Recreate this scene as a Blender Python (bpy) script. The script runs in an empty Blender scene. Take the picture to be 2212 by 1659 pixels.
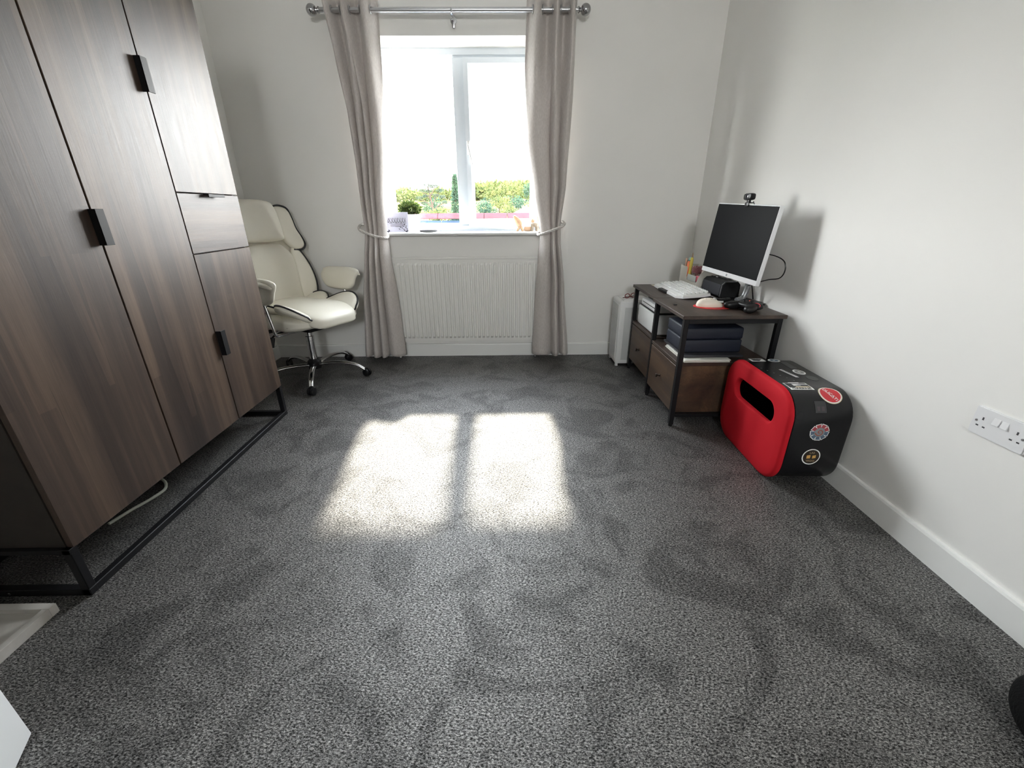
import bpy, bmesh, math, random
from mathutils import Vector, Matrix
random.seed(7)
PI = math.pi
sc = bpy.context.scene
col = sc.collection

# ---------------------------------------------------------------- camera
CAM = Vector((0.0, 0.0, 1.1))
F_PX, PITCH, YAW, ROLL = 912.0, 0.390874, 0.010954, -0.0056557
cy, sy, cp, sp = math.cos(YAW), math.sin(YAW), math.cos(PITCH), math.sin(PITCH)
fwd = Vector((sy * cp, cy * cp, -sp)); rt = Vector((cy, -sy, 0)); up = rt.cross(fwd)
c_, s_ = math.cos(ROLL), math.sin(ROLL)
rt, up = c_ * rt + s_ * up, -s_ * rt + c_ * up
cd = bpy.data.cameras.new('camera'); cam = bpy.data.objects.new('camera', cd); col.objects.link(cam)
M = Matrix((rt, up, -fwd)).transposed().to_4x4(); M.translation = CAM
cam.matrix_world = M
cd.sensor_fit = 'HORIZONTAL'; cd.sensor_width = 36; cd.lens = F_PX / 2212 * 36; cd.clip_start = 0.02; cd.clip_end = 2000
sc.camera = cam

# ---------------------------------------------------------------- world, sun, exposure
SKY = 13.0
w = bpy.data.worlds.new('sky'); sc.world = w; w.use_nodes = True
nt = w.node_tree; nt.nodes.clear()
wo = nt.nodes.new('ShaderNodeOutputWorld'); bg = nt.nodes.new('ShaderNodeBackground')
tc = nt.nodes.new('ShaderNodeTexCoord'); sx_ = nt.nodes.new('ShaderNodeSeparateXYZ'); cr = nt.nodes.new('ShaderNodeValToRGB')
cr.color_ramp.elements[0].color = (1.0, 0.972, 0.955, 1); cr.color_ramp.elements[0].position = 0.0
cr.color_ramp.elements[1].color = (0.31, 0.33, 0.37, 1); cr.color_ramp.elements[1].position = 0.95
ce = cr.color_ramp.elements.new(.48); ce.color = (.72, .745, .78, 1); ce = cr.color_ramp.elements.new(.2); ce.color = (.97, .965, .975, 1)
nt.links.new(tc.outputs['Generated'], sx_.inputs[0]); nt.links.new(sx_.outputs['Z'], cr.inputs[0])
nt.links.new(cr.outputs[0], bg.inputs[0]); bg.inputs[1].default_value = SKY; nt.links.new(bg.outputs[0], wo.inputs[0])
try: w.cycles.sampling_method = 'AUTOMATIC'
except Exception: pass
sl = bpy.data.lights.new('sun', 'SUN'); sun = bpy.data.objects.new('sun', sl); col.objects.link(sun)
sl.energy = 2.9; sl.color = (1.0, 0.91, 0.78); sl.angle = math.radians(2.4)
sun.rotation_euler = Vector((0.042, -1.0, -0.89)).to_track_quat('-Z', 'Y').to_euler()
sun.location = (-0.4, 8, 7)
pl = bpy.data.lights.new('window_portal', 'AREA'); portal = bpy.data.objects.new('window_portal', pl); col.objects.link(portal)
pl.shape = 'RECTANGLE'; pl.size = 1.2; pl.size_y = 1.2; pl.cycles.is_portal = True
portal.location = (-0.31, 3.62, 1.53); portal.rotation_euler = (-PI / 2, 0, 0)
pl2 = bpy.data.lights.new('fill_window_portal', 'AREA'); portal2 = bpy.data.objects.new('fill_window_portal', pl2); col.objects.link(portal2)  # portal for the added fill window behind the camera
pl2.shape = 'RECTANGLE'; pl2.size = .95; pl2.size_y = .75; pl2.cycles.is_portal = True
portal2.location = (.11, -3.47, 2.05); portal2.rotation_euler = (PI / 2, 0, 0)
sc.view_settings.view_transform = 'Standard'; sc.view_settings.look = 'None'
sc.view_settings.gamma = 1; sc.view_settings.use_curve_mapping = False
sc.view_settings.exposure = 2.35
cyc = sc.cycles
cyc.max_bounces = 10; cyc.diffuse_bounces = 7; cyc.glossy_bounces = 4; cyc.transmission_bounces = 4; cyc.transparent_max_bounces = 12
cyc.caustics_reflective = False; cyc.caustics_refractive = False; cyc.sample_clamp_indirect = 4.0; cyc.sample_clamp_direct = 2.5; cyc.filter_width = 1.1

# ---------------------------------------------------------------- materials
MATS = {}
def mat(name, colr=(0.8, 0.8, 0.8), rough=0.5, metal=0.0, spec=0.5, bump=None, noise=None, coat=0.0, sheen=0.0, trans=0.0, emit=None):
    """procedural principled; bump=(scale, strength, dist) ; noise=(scale, amount) small colour variation"""
    if name in MATS: return MATS[name]
    m = bpy.data.materials.new(name); m.use_nodes = True; t = m.node_tree; b = t.nodes['Principled BSDF']
    b.inputs['Base Color'].default_value = (*colr, 1); b.inputs['Roughness'].default_value = rough
    b.inputs['Metallic'].default_value = metal; b.inputs['Specular IOR Level'].default_value = spec
    b.inputs['Coat Weight'].default_value = coat; b.inputs['Sheen Weight'].default_value = sheen
    tcn = t.nodes.new('ShaderNodeTexCoord')
    if noise:
        n = t.nodes.new('ShaderNodeTexNoise'); n.inputs['Scale'].default_value = noise[0]; n.inputs['Detail'].default_value = 3
        t.links.new(tcn.outputs['Object'], n.inputs['Vector'])
        r = t.nodes.new('ShaderNodeValToRGB'); a = noise[1]
        r.color_ramp.elements[0].position = .3; r.color_ramp.elements[1].position = .7
        r.color_ramp.elements[0].color = (*[max(0, c * (1 - a)) for c in colr], 1); r.color_ramp.elements[1].color = (*[min(1, c * (1 + a)) for c in colr], 1)
        t.links.new(n.outputs[0], r.inputs[0]); t.links.new(r.outputs[0], b.inputs['Base Color'])
    if bump:
        n2 = t.nodes.new('ShaderNodeTexNoise'); n2.inputs['Scale'].default_value = bump[0]; n2.inputs['Detail'].default_value = 2
        t.links.new(tcn.outputs['Object'], n2.inputs['Vector'])
        bp = t.nodes.new('ShaderNodeBump'); bp.inputs['Strength'].default_value = bump[1]; bp.inputs['Distance'].default_value = bump[2]
        t.links.new(n2.outputs[0], bp.inputs['Height']); t.links.new(bp.outputs[0], b.inputs['Normal'])
    MATS[name] = m; return m

def wood(name, cols, grain='Z', rough=0.4, scale=1.0, coat=0.0, bumps=0.15):
    """stave-banded, grained wood laminate"""
    m = bpy.data.materials.new(name); m.use_nodes = True; t = m.node_tree; b = t.nodes['Principled BSDF']
    L = t.links.new; N = t.nodes.new
    tcn = N('ShaderNodeTexCoord'); mp = N('ShaderNodeMapping')
    s = {'Z': (9, 9, .35), 'Y': (9, .35, 9), 'X': (.35, 9, 9)}[grain]
    mp.inputs['Scale'].default_value = [v * scale for v in s]; L(tcn.outputs['Object'], mp.inputs[0])
    band = N('ShaderNodeTexNoise'); band.inputs['Scale'].default_value = 1.1; band.inputs['Detail'].default_value = 5; band.inputs['Roughness'].default_value = .55; band.inputs['Distortion'].default_value = .5
    L(mp.outputs[0], band.inputs['Vector'])
    mp2 = N('ShaderNodeMapping'); mp2.inputs['Scale'].default_value = [v * scale * 9 for v in s]; L(tcn.outputs['Object'], mp2.inputs[0])
    fine = N('ShaderNodeTexNoise'); fine.inputs['Scale'].default_value = 1.5; fine.inputs['Detail'].default_value = 6; fine.inputs['Roughness'].default_value = .7
    L(mp2.outputs[0], fine.inputs['Vector'])
    # staves: random tone per strip
    mp3 = N('ShaderNodeMapping'); s3 = {'Z': (0.01, 15, .8), 'Y': (0.01, .8, 15), 'X': (.8, 15, 15)}[grain]; mp3.inputs['Scale'].default_value = s3
    L(tcn.outputs['Object'], mp3.inputs[0])
    vor = N('ShaderNodeTexVoronoi'); vor.inputs['Scale'].default_value = 1.0 * scale; vor.distance = 'CHEBYCHEV'; L(mp3.outputs[0], vor.inputs['Vector'])
    sep = N('ShaderNodeSeparateColor'); L(vor.outputs['Color'], sep.inputs[0])
    a1 = N('ShaderNodeMath'); a1.operation = 'MULTIPLY_ADD'; a1.inputs[1].default_value = .13; L(sep.outputs[0], a1.inputs[0])
    a2 = N('ShaderNodeMath'); a2.operation = 'MULTIPLY_ADD'; a2.inputs[1].default_value = .75; L(band.outputs[0], a2.inputs[0]); L(a1.outputs[0], a2.inputs[2])
    a1.inputs[2].default_value = -.03
    a3 = N('ShaderNodeMath'); a3.operation = 'MULTIPLY_ADD'; a3.inputs[1].default_value = .22; L(fine.outputs[0], a3.inputs[0]); L(a2.outputs[0], a3.inputs[2])
    r = N('ShaderNodeValToRGB'); els = r.color_ramp.elements
    els[0].position = .33; els[0].color = (*cols[0], 1); els[1].position = .72; els[1].color = (*cols[2], 1)
    e = els.new(.52); e.color = (*cols[1], 1)
    L(a3.outputs[0], r.inputs[0]); L(r.outputs[0], b.inputs['Base Color'])
    b.inputs['Roughness'].default_value = rough; b.inputs['Coat Weight'].default_value = coat
    rr = N('ShaderNodeMapRange'); rr.inputs['To Min'].default_value = rough - .08; rr.inputs['To Max'].default_value = rough + .1
    L(fine.outputs[0], rr.inputs[0]); L(rr.outputs[0], b.inputs['Roughness'])
    bp = N('ShaderNodeBump'); bp.inputs['Strength'].default_value = bumps; bp.inputs['Distance'].default_value = .002
    L(fine.outputs[0], bp.inputs['Height']); L(bp.outputs[0], b.inputs['Normal'])
    MATS[name] = m; return m

def carpet_mat():
    m = bpy.data.materials.new('grey_carpet'); m.use_nodes = True; t = m.node_tree; b = t.nodes['Principled BSDF']
    L = t.links.new; N = t.nodes.new
    tcn = N('ShaderNodeTexCoord')
    def noise(scale, detail, rough=.5, vec=None, dist=0):
        n = N('ShaderNodeTexNoise'); n.inputs['Scale'].default_value = scale; n.inputs['Detail'].default_value = detail
        n.inputs['Roughness'].default_value = rough; n.inputs['Distortion'].default_value = dist; L(vec or tcn.outputs['Object'], n.inputs['Vector']); return n
    mp = N('ShaderNodeMapping'); mp.inputs['Scale'].default_value = (0.55, 1, 1); mp.inputs['Rotation'].default_value = (0, 0, .25); L(tcn.outputs['Object'], mp.inputs[0])
    tuft = noise(265, 3, .75, mp.outputs[0], .4)
    fleck = noise(330, 1, .5, mp.outputs[0], .3)
    brush = noise(3.6, 5, .62, None, 1.2)       # brushed pile marks
    broad = noise(1.3, 2)
    r = N('ShaderNodeValToRGB'); e = r.color_ramp.elements
    e[0].position = .40; e[0].color = (.011, .0105, .010, 1); e[1].position = .63; e[1].color = (.26, .243, .226, 1)
    e2 = e.new(.5); e2.color = (.043, .041, .039, 1); e3 = e.new(.585); e3.color = (.105, .099, .093, 1)
    L(tuft.outputs[0], r.inputs[0])
    r2 = N('ShaderNodeValToRGB'); r2.color_ramp.elements[0].position = .63; r2.color_ramp.elements[0].color = (0, 0, 0, 1); r2.color_ramp.elements[1].position = .69; r2.color_ramp.elements[1].color = (1, 1, 1, 1)
    L(fleck.outputs[0], r2.inputs[0])
    mx = N('ShaderNodeMix'); mx.data_type = 'RGBA'; L(r2.outputs[0], mx.inputs[0]); L(r.outputs[0], mx.inputs[6]); mx.inputs[7].default_value = (.30, .295, .285, 1)
    rb = N('ShaderNodeValToRGB'); rb.color_ramp.elements[0].position = .40; rb.color_ramp.elements[0].color = (.68, .68, .69, 1); rb.color_ramp.elements[1].position = .52; rb.color_ramp.elements[1].color = (1.08, 1.08, 1.08, 1)
    L(brush.outputs[0], rb.inputs[0])
    mu = N('ShaderNodeMix'); mu.data_type = 'RGBA'; mu.blend_type = 'MULTIPLY'; mu.inputs[0].default_value = 1; L(mx.outputs[2], mu.inputs[6]); L(rb.outputs[0], mu.inputs[7])
    L(mu.outputs[2], b.inputs['Base Color'])
    b.inputs['Roughness'].default_value = .50; b.inputs['IOR'].default_value = 1.62
    rs = N('ShaderNodeMapRange'); rs.inputs['From Min'].default_value = .40; rs.inputs['From Max'].default_value = .62; rs.inputs['To Min'].default_value = .08; rs.inputs['To Max'].default_value = 1.5; L(tuft.outputs[0], rs.inputs[0])
    ms_ = N('ShaderNodeMath'); ms_.operation = 'MULTIPLY'; L(rs.outputs[0], ms_.inputs[0]); L(rb.outputs[0], ms_.inputs[1]); L(ms_.outputs[0], b.inputs['Specular IOR Level'])
    b.inputs['Sheen Weight'].default_value = .0
    add = N('ShaderNodeMath'); add.operation = 'ADD'; L(tuft.outputs[0], add.inputs[0]); L(brush.outputs[0], add.inputs[1])
    bp = N('ShaderNodeBump'); bp.inputs['Strength'].default_value = .5; bp.inputs['Distance'].default_value = .004
    L(add.outputs[0], bp.inputs['Height']); L(bp.outputs[0], b.inputs['Normal'])
    return m

def glass_mat():
    m = bpy.data.materials.new('window_glass'); m.use_nodes = True; t = m.node_tree; t.nodes.clear(); N = t.nodes.new; L = t.links.new
    o = N('ShaderNodeOutputMaterial'); mx = N('ShaderNodeMixShader'); tr = N('ShaderNodeBsdfTransparent'); gl = N('ShaderNodeBsdfGlossy'); fr = N('ShaderNodeMath'); lw = N('ShaderNodeLayerWeight'); pw = N('ShaderNodeMath'); pw.operation = 'POWER'; pw.inputs[1].default_value = 5; fr.operation = 'MULTIPLY_ADD'; fr.inputs[1].default_value = .6; fr.inputs[2].default_value = .025; L(lw.outputs['Facing'], pw.inputs[0]); L(pw.outputs[0], fr.inputs[0]); lw.inputs[0].default_value = .5
    gl.inputs['Roughness'].default_value = 0.02; tr.inputs[0].default_value = (.97, .985, .98, 1)
    L(fr.outputs[0], mx.inputs[0]); L(tr.outputs[0], mx.inputs[1]); L(gl.outputs[0], mx.inputs[2]); L(mx.outputs[0], o.inputs[0]); return m

def leaf_mat(name, a, b_, scale=60, transl=.35):
    m = bpy.data.materials.new(name); m.use_nodes = True; t = m.node_tree; b = t.nodes['Principled BSDF']; N = t.nodes.new; L = t.links.new
    tcn = N('ShaderNodeTexCoord'); n = N('ShaderNodeTexNoise'); n.inputs['Scale'].default_value = scale; L(tcn.outputs['Object'], n.inputs['Vector'])
    r = N('ShaderNodeValToRGB'); r.color_ramp.elements[0].position = .35; r.color_ramp.elements[1].position = .65
    r.color_ramp.elements[0].color = (*a, 1); r.color_ramp.elements[1].color = (*b_, 1); L(n.outputs[0], r.inputs[0]); L(r.outputs[0], b.inputs['Base Color'])
    b.inputs['Roughness'].default_value = .8; b.inputs['Specular IOR Level'].default_value = .0 if transl < .22 else .3
    tl = N('ShaderNodeBsdfTranslucent'); L(r.outputs[0], tl.inputs[0]); mx = N('ShaderNodeMixShader'); mx.inputs[0].default_value = transl
    o = t.nodes['Material Output']; L(b.outputs[0], mx.inputs[1]); L(tl.outputs[0], mx.inputs[2]); L(mx.outputs[0], o.inputs[0]); return m

def cloth_mat():
    m = bpy.data.materials.new('curtain_linen'); m.use_nodes = True; t = m.node_tree; b = t.nodes['Principled BSDF']; N = t.nodes.new; L = t.links.new
    tcn = N('ShaderNodeTexCoord'); mp = N('ShaderNodeMapping'); mp.inputs['Scale'].default_value = (260, 260, 60); L(tcn.outputs['Object'], mp.inputs[0])
    n = N('ShaderNodeTexNoise'); n.inputs['Scale'].default_value = 1; n.inputs['Detail'].default_value = 3; L(mp.outputs[0], n.inputs['Vector'])
    r = N('ShaderNodeValToRGB'); r.color_ramp.elements[0].position = .3; r.color_ramp.elements[1].position = .7
    r.color_ramp.elements[0].color = (.52, .475, .45, 1); r.color_ramp.elements[1].color = (.65, .605, .575, 1); L(n.outputs[0], r.inputs[0]); L(r.outputs[0], b.inputs['Base Color'])
    b.inputs['Roughness'].default_value = .8; b.inputs['Sheen Weight'].default_value = .2; b.inputs['Specular IOR Level'].default_value = .2
    bp = N('ShaderNodeBump'); bp.inputs['Strength'].default_value = .25; bp.inputs['Distance'].default_value = .001; L(n.outputs[0], bp.inputs['Height']); L(bp.outputs[0], b.inputs['Normal'])
    tl = N('ShaderNodeBsdfTranslucent'); tl.inputs[0].default_value = (.55, .52, .5, 1); mx = N('ShaderNodeMixShader'); mx.inputs[0].default_value = .10
    o = t.nodes['Material Output']; L(b.outputs[0], mx.inputs[1]); L(tl.outputs[0], mx.inputs[2]); L(mx.outputs[0], o.inputs[0]); return m

WALL = mat('wall_paint', (.80, .79, .765), .85, spec=.2, bump=(450, .12, .0006), noise=(3, .012))
WHITE = mat('white_gloss_trim', (.82, .82, .80), .35)
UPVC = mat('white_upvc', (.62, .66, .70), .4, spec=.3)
CEIL = mat('ceiling_paint', (.84, .835, .82), .9, spec=.2)
CARPET = carpet_mat(); GLASS = glass_mat(); CLOTH = cloth_mat()
WARD = wood('walnut_laminate', ((.016, .009, .007), (.046, .029, .021), (.120, .078, .052)), 'Z', .44, 1.0, 0, .15)
WARDH = wood('walnut_laminate_cross', ((.020, .012, .009), (.052, .034, .026), (.120, .080, .056)), 'Y', .44, 1.3, 0, .15)
WSIDE = mat('dark_brown_board', (.022, .016, .013), .6, noise=(14, .25))
BLACK = mat('black_metal', (.006, .006, .007), .5, spec=.25)
RUST = wood('rustic_brown_board', ((.016, .010, .007), (.058, .033, .019), (.15, .088, .045)), 'Y', .45, .8, 0, .1)
RUSTX = wood('rustic_brown_top', ((.018, .012, .009), (.042, .027, .020), (.078, .051, .036)), 'Y', .42, 1.0, 0, .1)
CHROME = mat('polished_chrome', (.82, .82, .83), .12, 1.0)
SATIN = mat('satin_nickel', (.55, .55, .56), .28, 1.0)
CREAM = mat('cream_leather', (.77, .735, .64), .42, bump=(260, .18, .0006), noise=(4, .02))
PIPE = mat('black_piping', (.01, .01, .012), .4)
PLAST = mat('black_plastic', (.008, .008, .009), .35, spec=.35)
PLASTM = mat('matt_black_plastic', (.008, .008, .009), .6, spec=.25, bump=(500, .2, .0004))
WPLAST = mat('white_plastic', (.78, .78, .77), .35)
GPLAST = mat('pale_grey_plastic', (.55, .56, .55), .5)

# ---------------------------------------------------------------- mesh helpers
def bx(bm, x0, x1, y0, y1, z0, z1, bev=0.0, seg=2):
    r = bmesh.ops.create_cube(bm, size=1.0); vs = r['verts']
    for v in vs:
        v.co = Vector((x0 + (v.co.x + .5) * (x1 - x0), y0 + (v.co.y + .5) * (y1 - y0), z0 + (v.co.z + .5) * (z1 - z0)))
    if bev:
        es = list({e for v in vs for e in v.link_edges})
        bmesh.ops.bevel(bm, geom=es, offset=bev, segments=seg, affect='EDGES', profile=.5)
def tube(bm, pts, r, seg=10, closed=False, caps=True):
    pts = [Vector(p) for p in pts]; n = len(pts); rings = []
    rad = r if isinstance(r, (list, tuple)) else [r] * n
    def tang(i):
        a = pts[(i - 1) % n] if (closed or i > 0) else pts[0]; b = pts[(i + 1) % n] if (closed or i < n - 1) else pts[-1]
        return (b - a).normalized()
    t = tang(0); u = t.orthogonal().normalized()
    for i in range(n):
        t2 = tang(i); u = (u - t2 * u.dot(t2)); u = u.normalized() if u.length > 1e-6 else t2.orthogonal().normalized(); v = t2.cross(u)
        rings.append([bm.verts.new(pts[i] + rad[i] * (math.cos(2 * PI * k / seg) * u + math.sin(2 * PI * k / seg) * v)) for k in range(seg)])
    for i in range(n if closed else n - 1):
        A, B = rings[i], rings[(i + 1) % n]
        for k in range(seg): bm.faces.new((A[k], A[(k + 1) % seg], B[(k + 1) % seg], B[k]))
    if caps and not closed: bm.faces.new(rings[0][::-1]); bm.faces.new(rings[-1])
def sm(pts, k=4, closed=False):
    """catmull-rom resample"""
    P = [Vector(p) for p in pts]; n = len(P); out = []
    g = (lambda i: P[i % n]) if closed else (lambda i: P[max(0, min(n - 1, i))])
    for i in range(n if closed else n - 1):
        for j in range(k):
            t = j / k; a, b, c, d = g(i - 1), g(i), g(i + 1), g(i + 2)
            out.append(.5 * ((2 * b) + (c - a) * t + (2 * a - 5 * b + 4 * c - d) * t * t + (3 * b - a - 3 * c + d) * t ** 3))
    if not closed: out.append(P[-1])
    return out
def lathe(bm, prof, seg=24, o=(0, 0, 0), ax='Z'):
    o = Vector(o); rings = []
    for r, h in prof:
        ring = []
        for k in range(seg):
            a = 2 * PI * k / seg; c, s = max(r, 1e-5) * math.cos(a), max(r, 1e-5) * math.sin(a)
            p = {'Z': (c, s, h), 'Y': (c, h, s), 'X': (h, c, s)}[ax]; ring.append(bm.verts.new(o + Vector(p)))
        rings.append(ring)
    for A, B in zip(rings, rings[1:]):
        for k in range(seg): bm.faces.new((A[k], A[(k + 1) % seg], B[(k + 1) % seg], B[k]))
    bm.faces.new(rings[0][::-1]); bm.faces.new(rings[-1])
def prism(bm, outline, f0, f1):
    """outline of 2-tuples; f0/f1 map (a,b)->Vector for the two caps"""
    A = [bm.verts.new(f0(a, b)) for a, b in outline]; B = [bm.verts.new(f1(a, b)) for a, b in outline]; n = len(A)
    bm.faces.new(A[::-1]); bm.faces.new(B)
    for k in range(n): bm.faces.new((A[k], A[(k + 1) % n], B[(k + 1) % n], B[k]))
def pillow(bm, c, s, p=4.0, n=10, fn=None):
    """superellipsoid cushion built from a gridded cube; n cells per side"""
    n += 1; D = {}
    def V(i, j, k):
        key = (i, j, k)
        if key not in D:
            x, y, z = [math.tan((2 * q / n - 1) * PI / 4) for q in key]
            d = (abs(x) ** p + abs(y) ** p + abs(z) ** p) ** (1 / p)
            q = Vector((x / d * s[0] + c[0], y / d * s[1] + c[1], z / d * s[2] + c[2])); D[key] = bm.verts.new(fn(*q) if fn else q)
        return D[key]
    for i in range(n):
        for j in range(n):
            for f in (0, n):
                bm.faces.new((V(f, i, j), V(f, i + 1, j), V(f, i + 1, j + 1), V(f, i, j + 1)))
                bm.faces.new((V(i, f, j), V(i + 1, f, j), V(i + 1, f, j + 1), V(i, f, j + 1)))
                bm.faces.new((V(i, j, f), V(i + 1, j, f), V(i + 1, j + 1, f), V(i, j + 1, f)))
def puff(bm, outline, th, fn, inset=.35, K=4, flat=.85):
    """padded shape from a 2-D outline; fn(a,b,h)->Vector, h is the height off the mid surface"""
    n = len(outline); ca = sum(p[0] for p in outline) / n; cb = sum(p[1] for p in outline) / n
    def ring(s, h): return [bm.verts.new(fn(ca + (a - ca) * s, cb + (b - cb) * s, h)) for a, b in outline]
    sides = []
    mid = ring(1, 0)
    for sg in (1, -1):
        prev = mid
        for k in range(1, K + 1):
            th_ = PI / 2 * k / K; rr = ring(1 - inset * (1 - math.cos(th_)), sg * th * flat * math.sin(th_))
            for i in range(n):
                q = (prev[i], prev[(i + 1) % n], rr[(i + 1) % n], rr[i]); bm.faces.new(q if sg > 0 else q[::-1])
            prev = rr
        rr = ring((1 - inset) * .5, sg * th * (flat + (1 - flat) * .8))
        for i in range(n):
            q = (prev[i], prev[(i + 1) % n], rr[(i + 1) % n], rr[i]); bm.faces.new(q if sg > 0 else q[::-1])
        cv = bm.verts.new(fn(ca, cb, sg * th))
        for i in range(n):
            q = (rr[i], rr[(i + 1) % n], cv); bm.faces.new(q if sg > 0 else q[::-1])
def rrect(hx, hy, r, n=6, cx=0, cy_=0):
    out = []
    for qx, qy, a0 in ((1, 1, 0), (-1, 1, 90), (-1, -1, 180), (1, -1, 270)):
        for k in range(n + 1):
            a = math.radians(a0 + 90 * k / n); out.append((cx + qx * (hx - r) + r * math.cos(a), cy_ + qy * (hy - r) + r * math.sin(a)))
    return out
def link(o, parent=None):
    col.objects.link(o)
    if parent is not None: o.parent = parent
    return o
def obj(name, bm, m, parent=None, loc=(0, 0, 0), rot=(0, 0, 0), smooth=True, fix=True):
    if fix: bmesh.ops.recalc_face_normals(bm, faces=bm.faces[:])
    me = bpy.data.meshes.new(name); bm.to_mesh(me); bm.free()
    if m: me.materials.append(m)
    if smooth:
        for p in me.polygons: p.use_smooth = True
        try: me.set_sharp_from_angle(angle=math.radians(38))
        except Exception: pass
    o = bpy.data.objects.new(name, me); link(o, parent); o.location = loc; o.rotation_euler = rot
    return o
def B(): return bmesh.new()
def boxo(name, m, parent, x0, x1, y0, y1, z0, z1, bev=.0, **k):
    bm = B(); bx(bm, x0, x1, y0, y1, z0, z1, bev); return obj(name, bm, m, parent, **k)
def thing(name, label, cat, loc=(0, 0, 0), rotz=0, group=None):
    o = bpy.data.objects.new(name, None); o.empty_display_size = .05; link(o); o.location = loc; o.rotation_euler = (0, 0, rotz)
    return tag(o, label, cat, group)
def tag(o, label, cat, group=None, kind=None):
    if label: o['label'] = label
    if cat: o['category'] = cat
    if group: o['group'] = group
    if kind: o['kind'] = kind
    return o
def struct(o): o['kind'] = 'structure'; return o
def textmesh(body, size, bold=0.0):
    cu = bpy.data.curves.new('lettering', 'FONT'); cu.body = body; cu.size = size; cu.align_x = 'CENTER'; cu.align_y = 'CENTER'; cu.offset = bold
    o = bpy.data.objects.new('lettering', cu); col.objects.link(o); bpy.context.view_layer.update()
    me = bpy.data.meshes.new_from_object(o.evaluated_get(bpy.context.evaluated_depsgraph_get()))
    bpy.data.objects.remove(o); bpy.data.curves.remove(cu); return me
def add_text(bm, body, size, fn, bold=0.0, sx=1.0):
    me = textmesh(body, size, bold); idx = [bm.verts.new(fn(v.co.x * sx, v.co.y)) for v in me.vertices]
    for p in me.polygons:
        try: bm.faces.new([idx[i] for i in p.vertices])
        except ValueError: pass
    bpy.data.meshes.remove(me)

# ================================================================ ROOM SHELL
XL, XR, YB, YR, H = -1.86, 1.40, 3.305, -0.22, 2.42
WX0, WX1, WZ0, WZ1 = -0.915, 0.285, 0.93, 2.12          # window opening
struct(boxo('floor', CARPET, None, XL - .1, XR + .1, -3.4, YB + .1, -.08, 0, smooth=False))
struct(boxo('ceiling', CEIL, None, XL - .1, XR + .1, -3.4, YB + .35, H, H + .1))
bm = B()
bx(bm, XL - .1, WX0, YB, YB + .32, -.08, H); bx(bm, WX1, XR + .1, YB, YB + .32, -.08, H)
bx(bm, WX0, WX1, YB, YB + .32, -.08, WZ0); bx(bm, WX0, WX1, YB, YB + .32, WZ1, H)
struct(obj('wall_back', bm, WALL, smooth=False))
struct(boxo('wall_right', WALL, None, XR, XR + .12, -3.4, YB, -.08, H))
struct(boxo('wall_left', WALL, None, XL - .12, XL, -3.4, YB, -.08, H))
bm = B()                                                  # short wall stub the door hangs on; beyond it the rest of the L-shaped room
bx(bm, XL, -.80, YR - .12, YR, 0, H)
struct(obj('wall_stub', bm, WALL, smooth=False))
bm = B(); RX0, RX1, RZ0, RZ1 = -.34, .56, 1.70, 2.40  # opening cut for the added fill window
bx(bm, XL, RX0, -3.45, -3.3, 0, H); bx(bm, RX1, XR, -3.45, -3.3, 0, H); bx(bm, RX0, RX1, -3.45, -3.3, 0, RZ0); bx(bm, RX0, RX1, -3.45, -3.3, RZ1, H)
struct(obj('wall_rear', bm, WALL, smooth=False))
def skirting(name, p0, p1, n):
    """torus-less square edged skirting board from p0 to p1, n = direction into the room"""
    bm = B(); p0 = Vector(p0); p1 = Vector(p1); n = Vector(n)
    prof = [(0, 0), (.015, 0), (.015, .092), (.012, .100), (0, .101)]
    A = [bm.verts.new(p0 + n * a + Vector((0, 0, b))) for a, b in prof]; Bv = [bm.verts.new(p1 + n * a + Vector((0, 0, b))) for a, b in prof]
    bm.faces.new(A[::-1]); bm.faces.new(Bv)
    for k in range(5): bm.faces.new((A[k], A[(k + 1) % 5], Bv[(k + 1) % 5], Bv[k]))
    return struct(obj(name, bm, WHITE, smooth=False))
skirting('baseboard_back', (XL, YB, 0), (XR, YB, 0), (0, -1, 0))
skirting('baseboard_right', (XR, YR, 0), (XR, YB - .015, 0), (-1, 0, 0))
skirting('baseboard_left', (XL, YR, 0), (XL, YB - .015, 0), (1, 0, 0))

# window ---------------------------------------------------------
YW = 3.54
win = thing('window_1', None, None, (0, 0, 0)); struct(win)
def frame(bm, x0, x1, z0, z1, t, y0, y1, bev=.006):
    """mitred frame with chamfered inner edge"""
    fw = t if isinstance(t, tuple) else (t, t, t, t)      # left, right, bottom, top
    O = [(x0, z0), (x1, z0), (x1, z1), (x0, z1)]; I = [(x0 + fw[0], z0 + fw[2]), (x1 - fw[1], z0 + fw[2]), (x1 - fw[1], z1 - fw[3]), (x0 + fw[0], z1 - fw[3])]
    def lerp(a, b, s): return [(p[0] + (q[0] - p[0]) * s, p[1] + (q[1] - p[1]) * s) for p, q in zip(a, b)]
    loops = [(O, y1), (O, y0), (lerp(O, I, .62), y0), (lerp(O, I, .70), y0 + .006), (I, y0 + .018), (I, y1)]
    V = [[bm.verts.new((x, y, z)) for x, z in L] for L, y in loops]
    for i in range(len(V)):
        a, b = V[i], V[(i + 1) % len(V)]
        for k in range(4): bm.faces.new((a[k], a[(k + 1) % 4], b[(k + 1) % 4], b[k]))
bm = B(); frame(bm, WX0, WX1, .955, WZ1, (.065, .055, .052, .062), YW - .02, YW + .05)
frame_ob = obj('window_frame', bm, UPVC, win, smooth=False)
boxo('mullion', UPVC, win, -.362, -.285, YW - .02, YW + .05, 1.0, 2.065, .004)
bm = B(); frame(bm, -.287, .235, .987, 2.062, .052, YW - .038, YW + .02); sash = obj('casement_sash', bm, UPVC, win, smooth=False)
boxo('glass_pane', GLASS, win, -.855, -.355, YW + .018, YW + .022, 1.0, 2.065)
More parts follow.
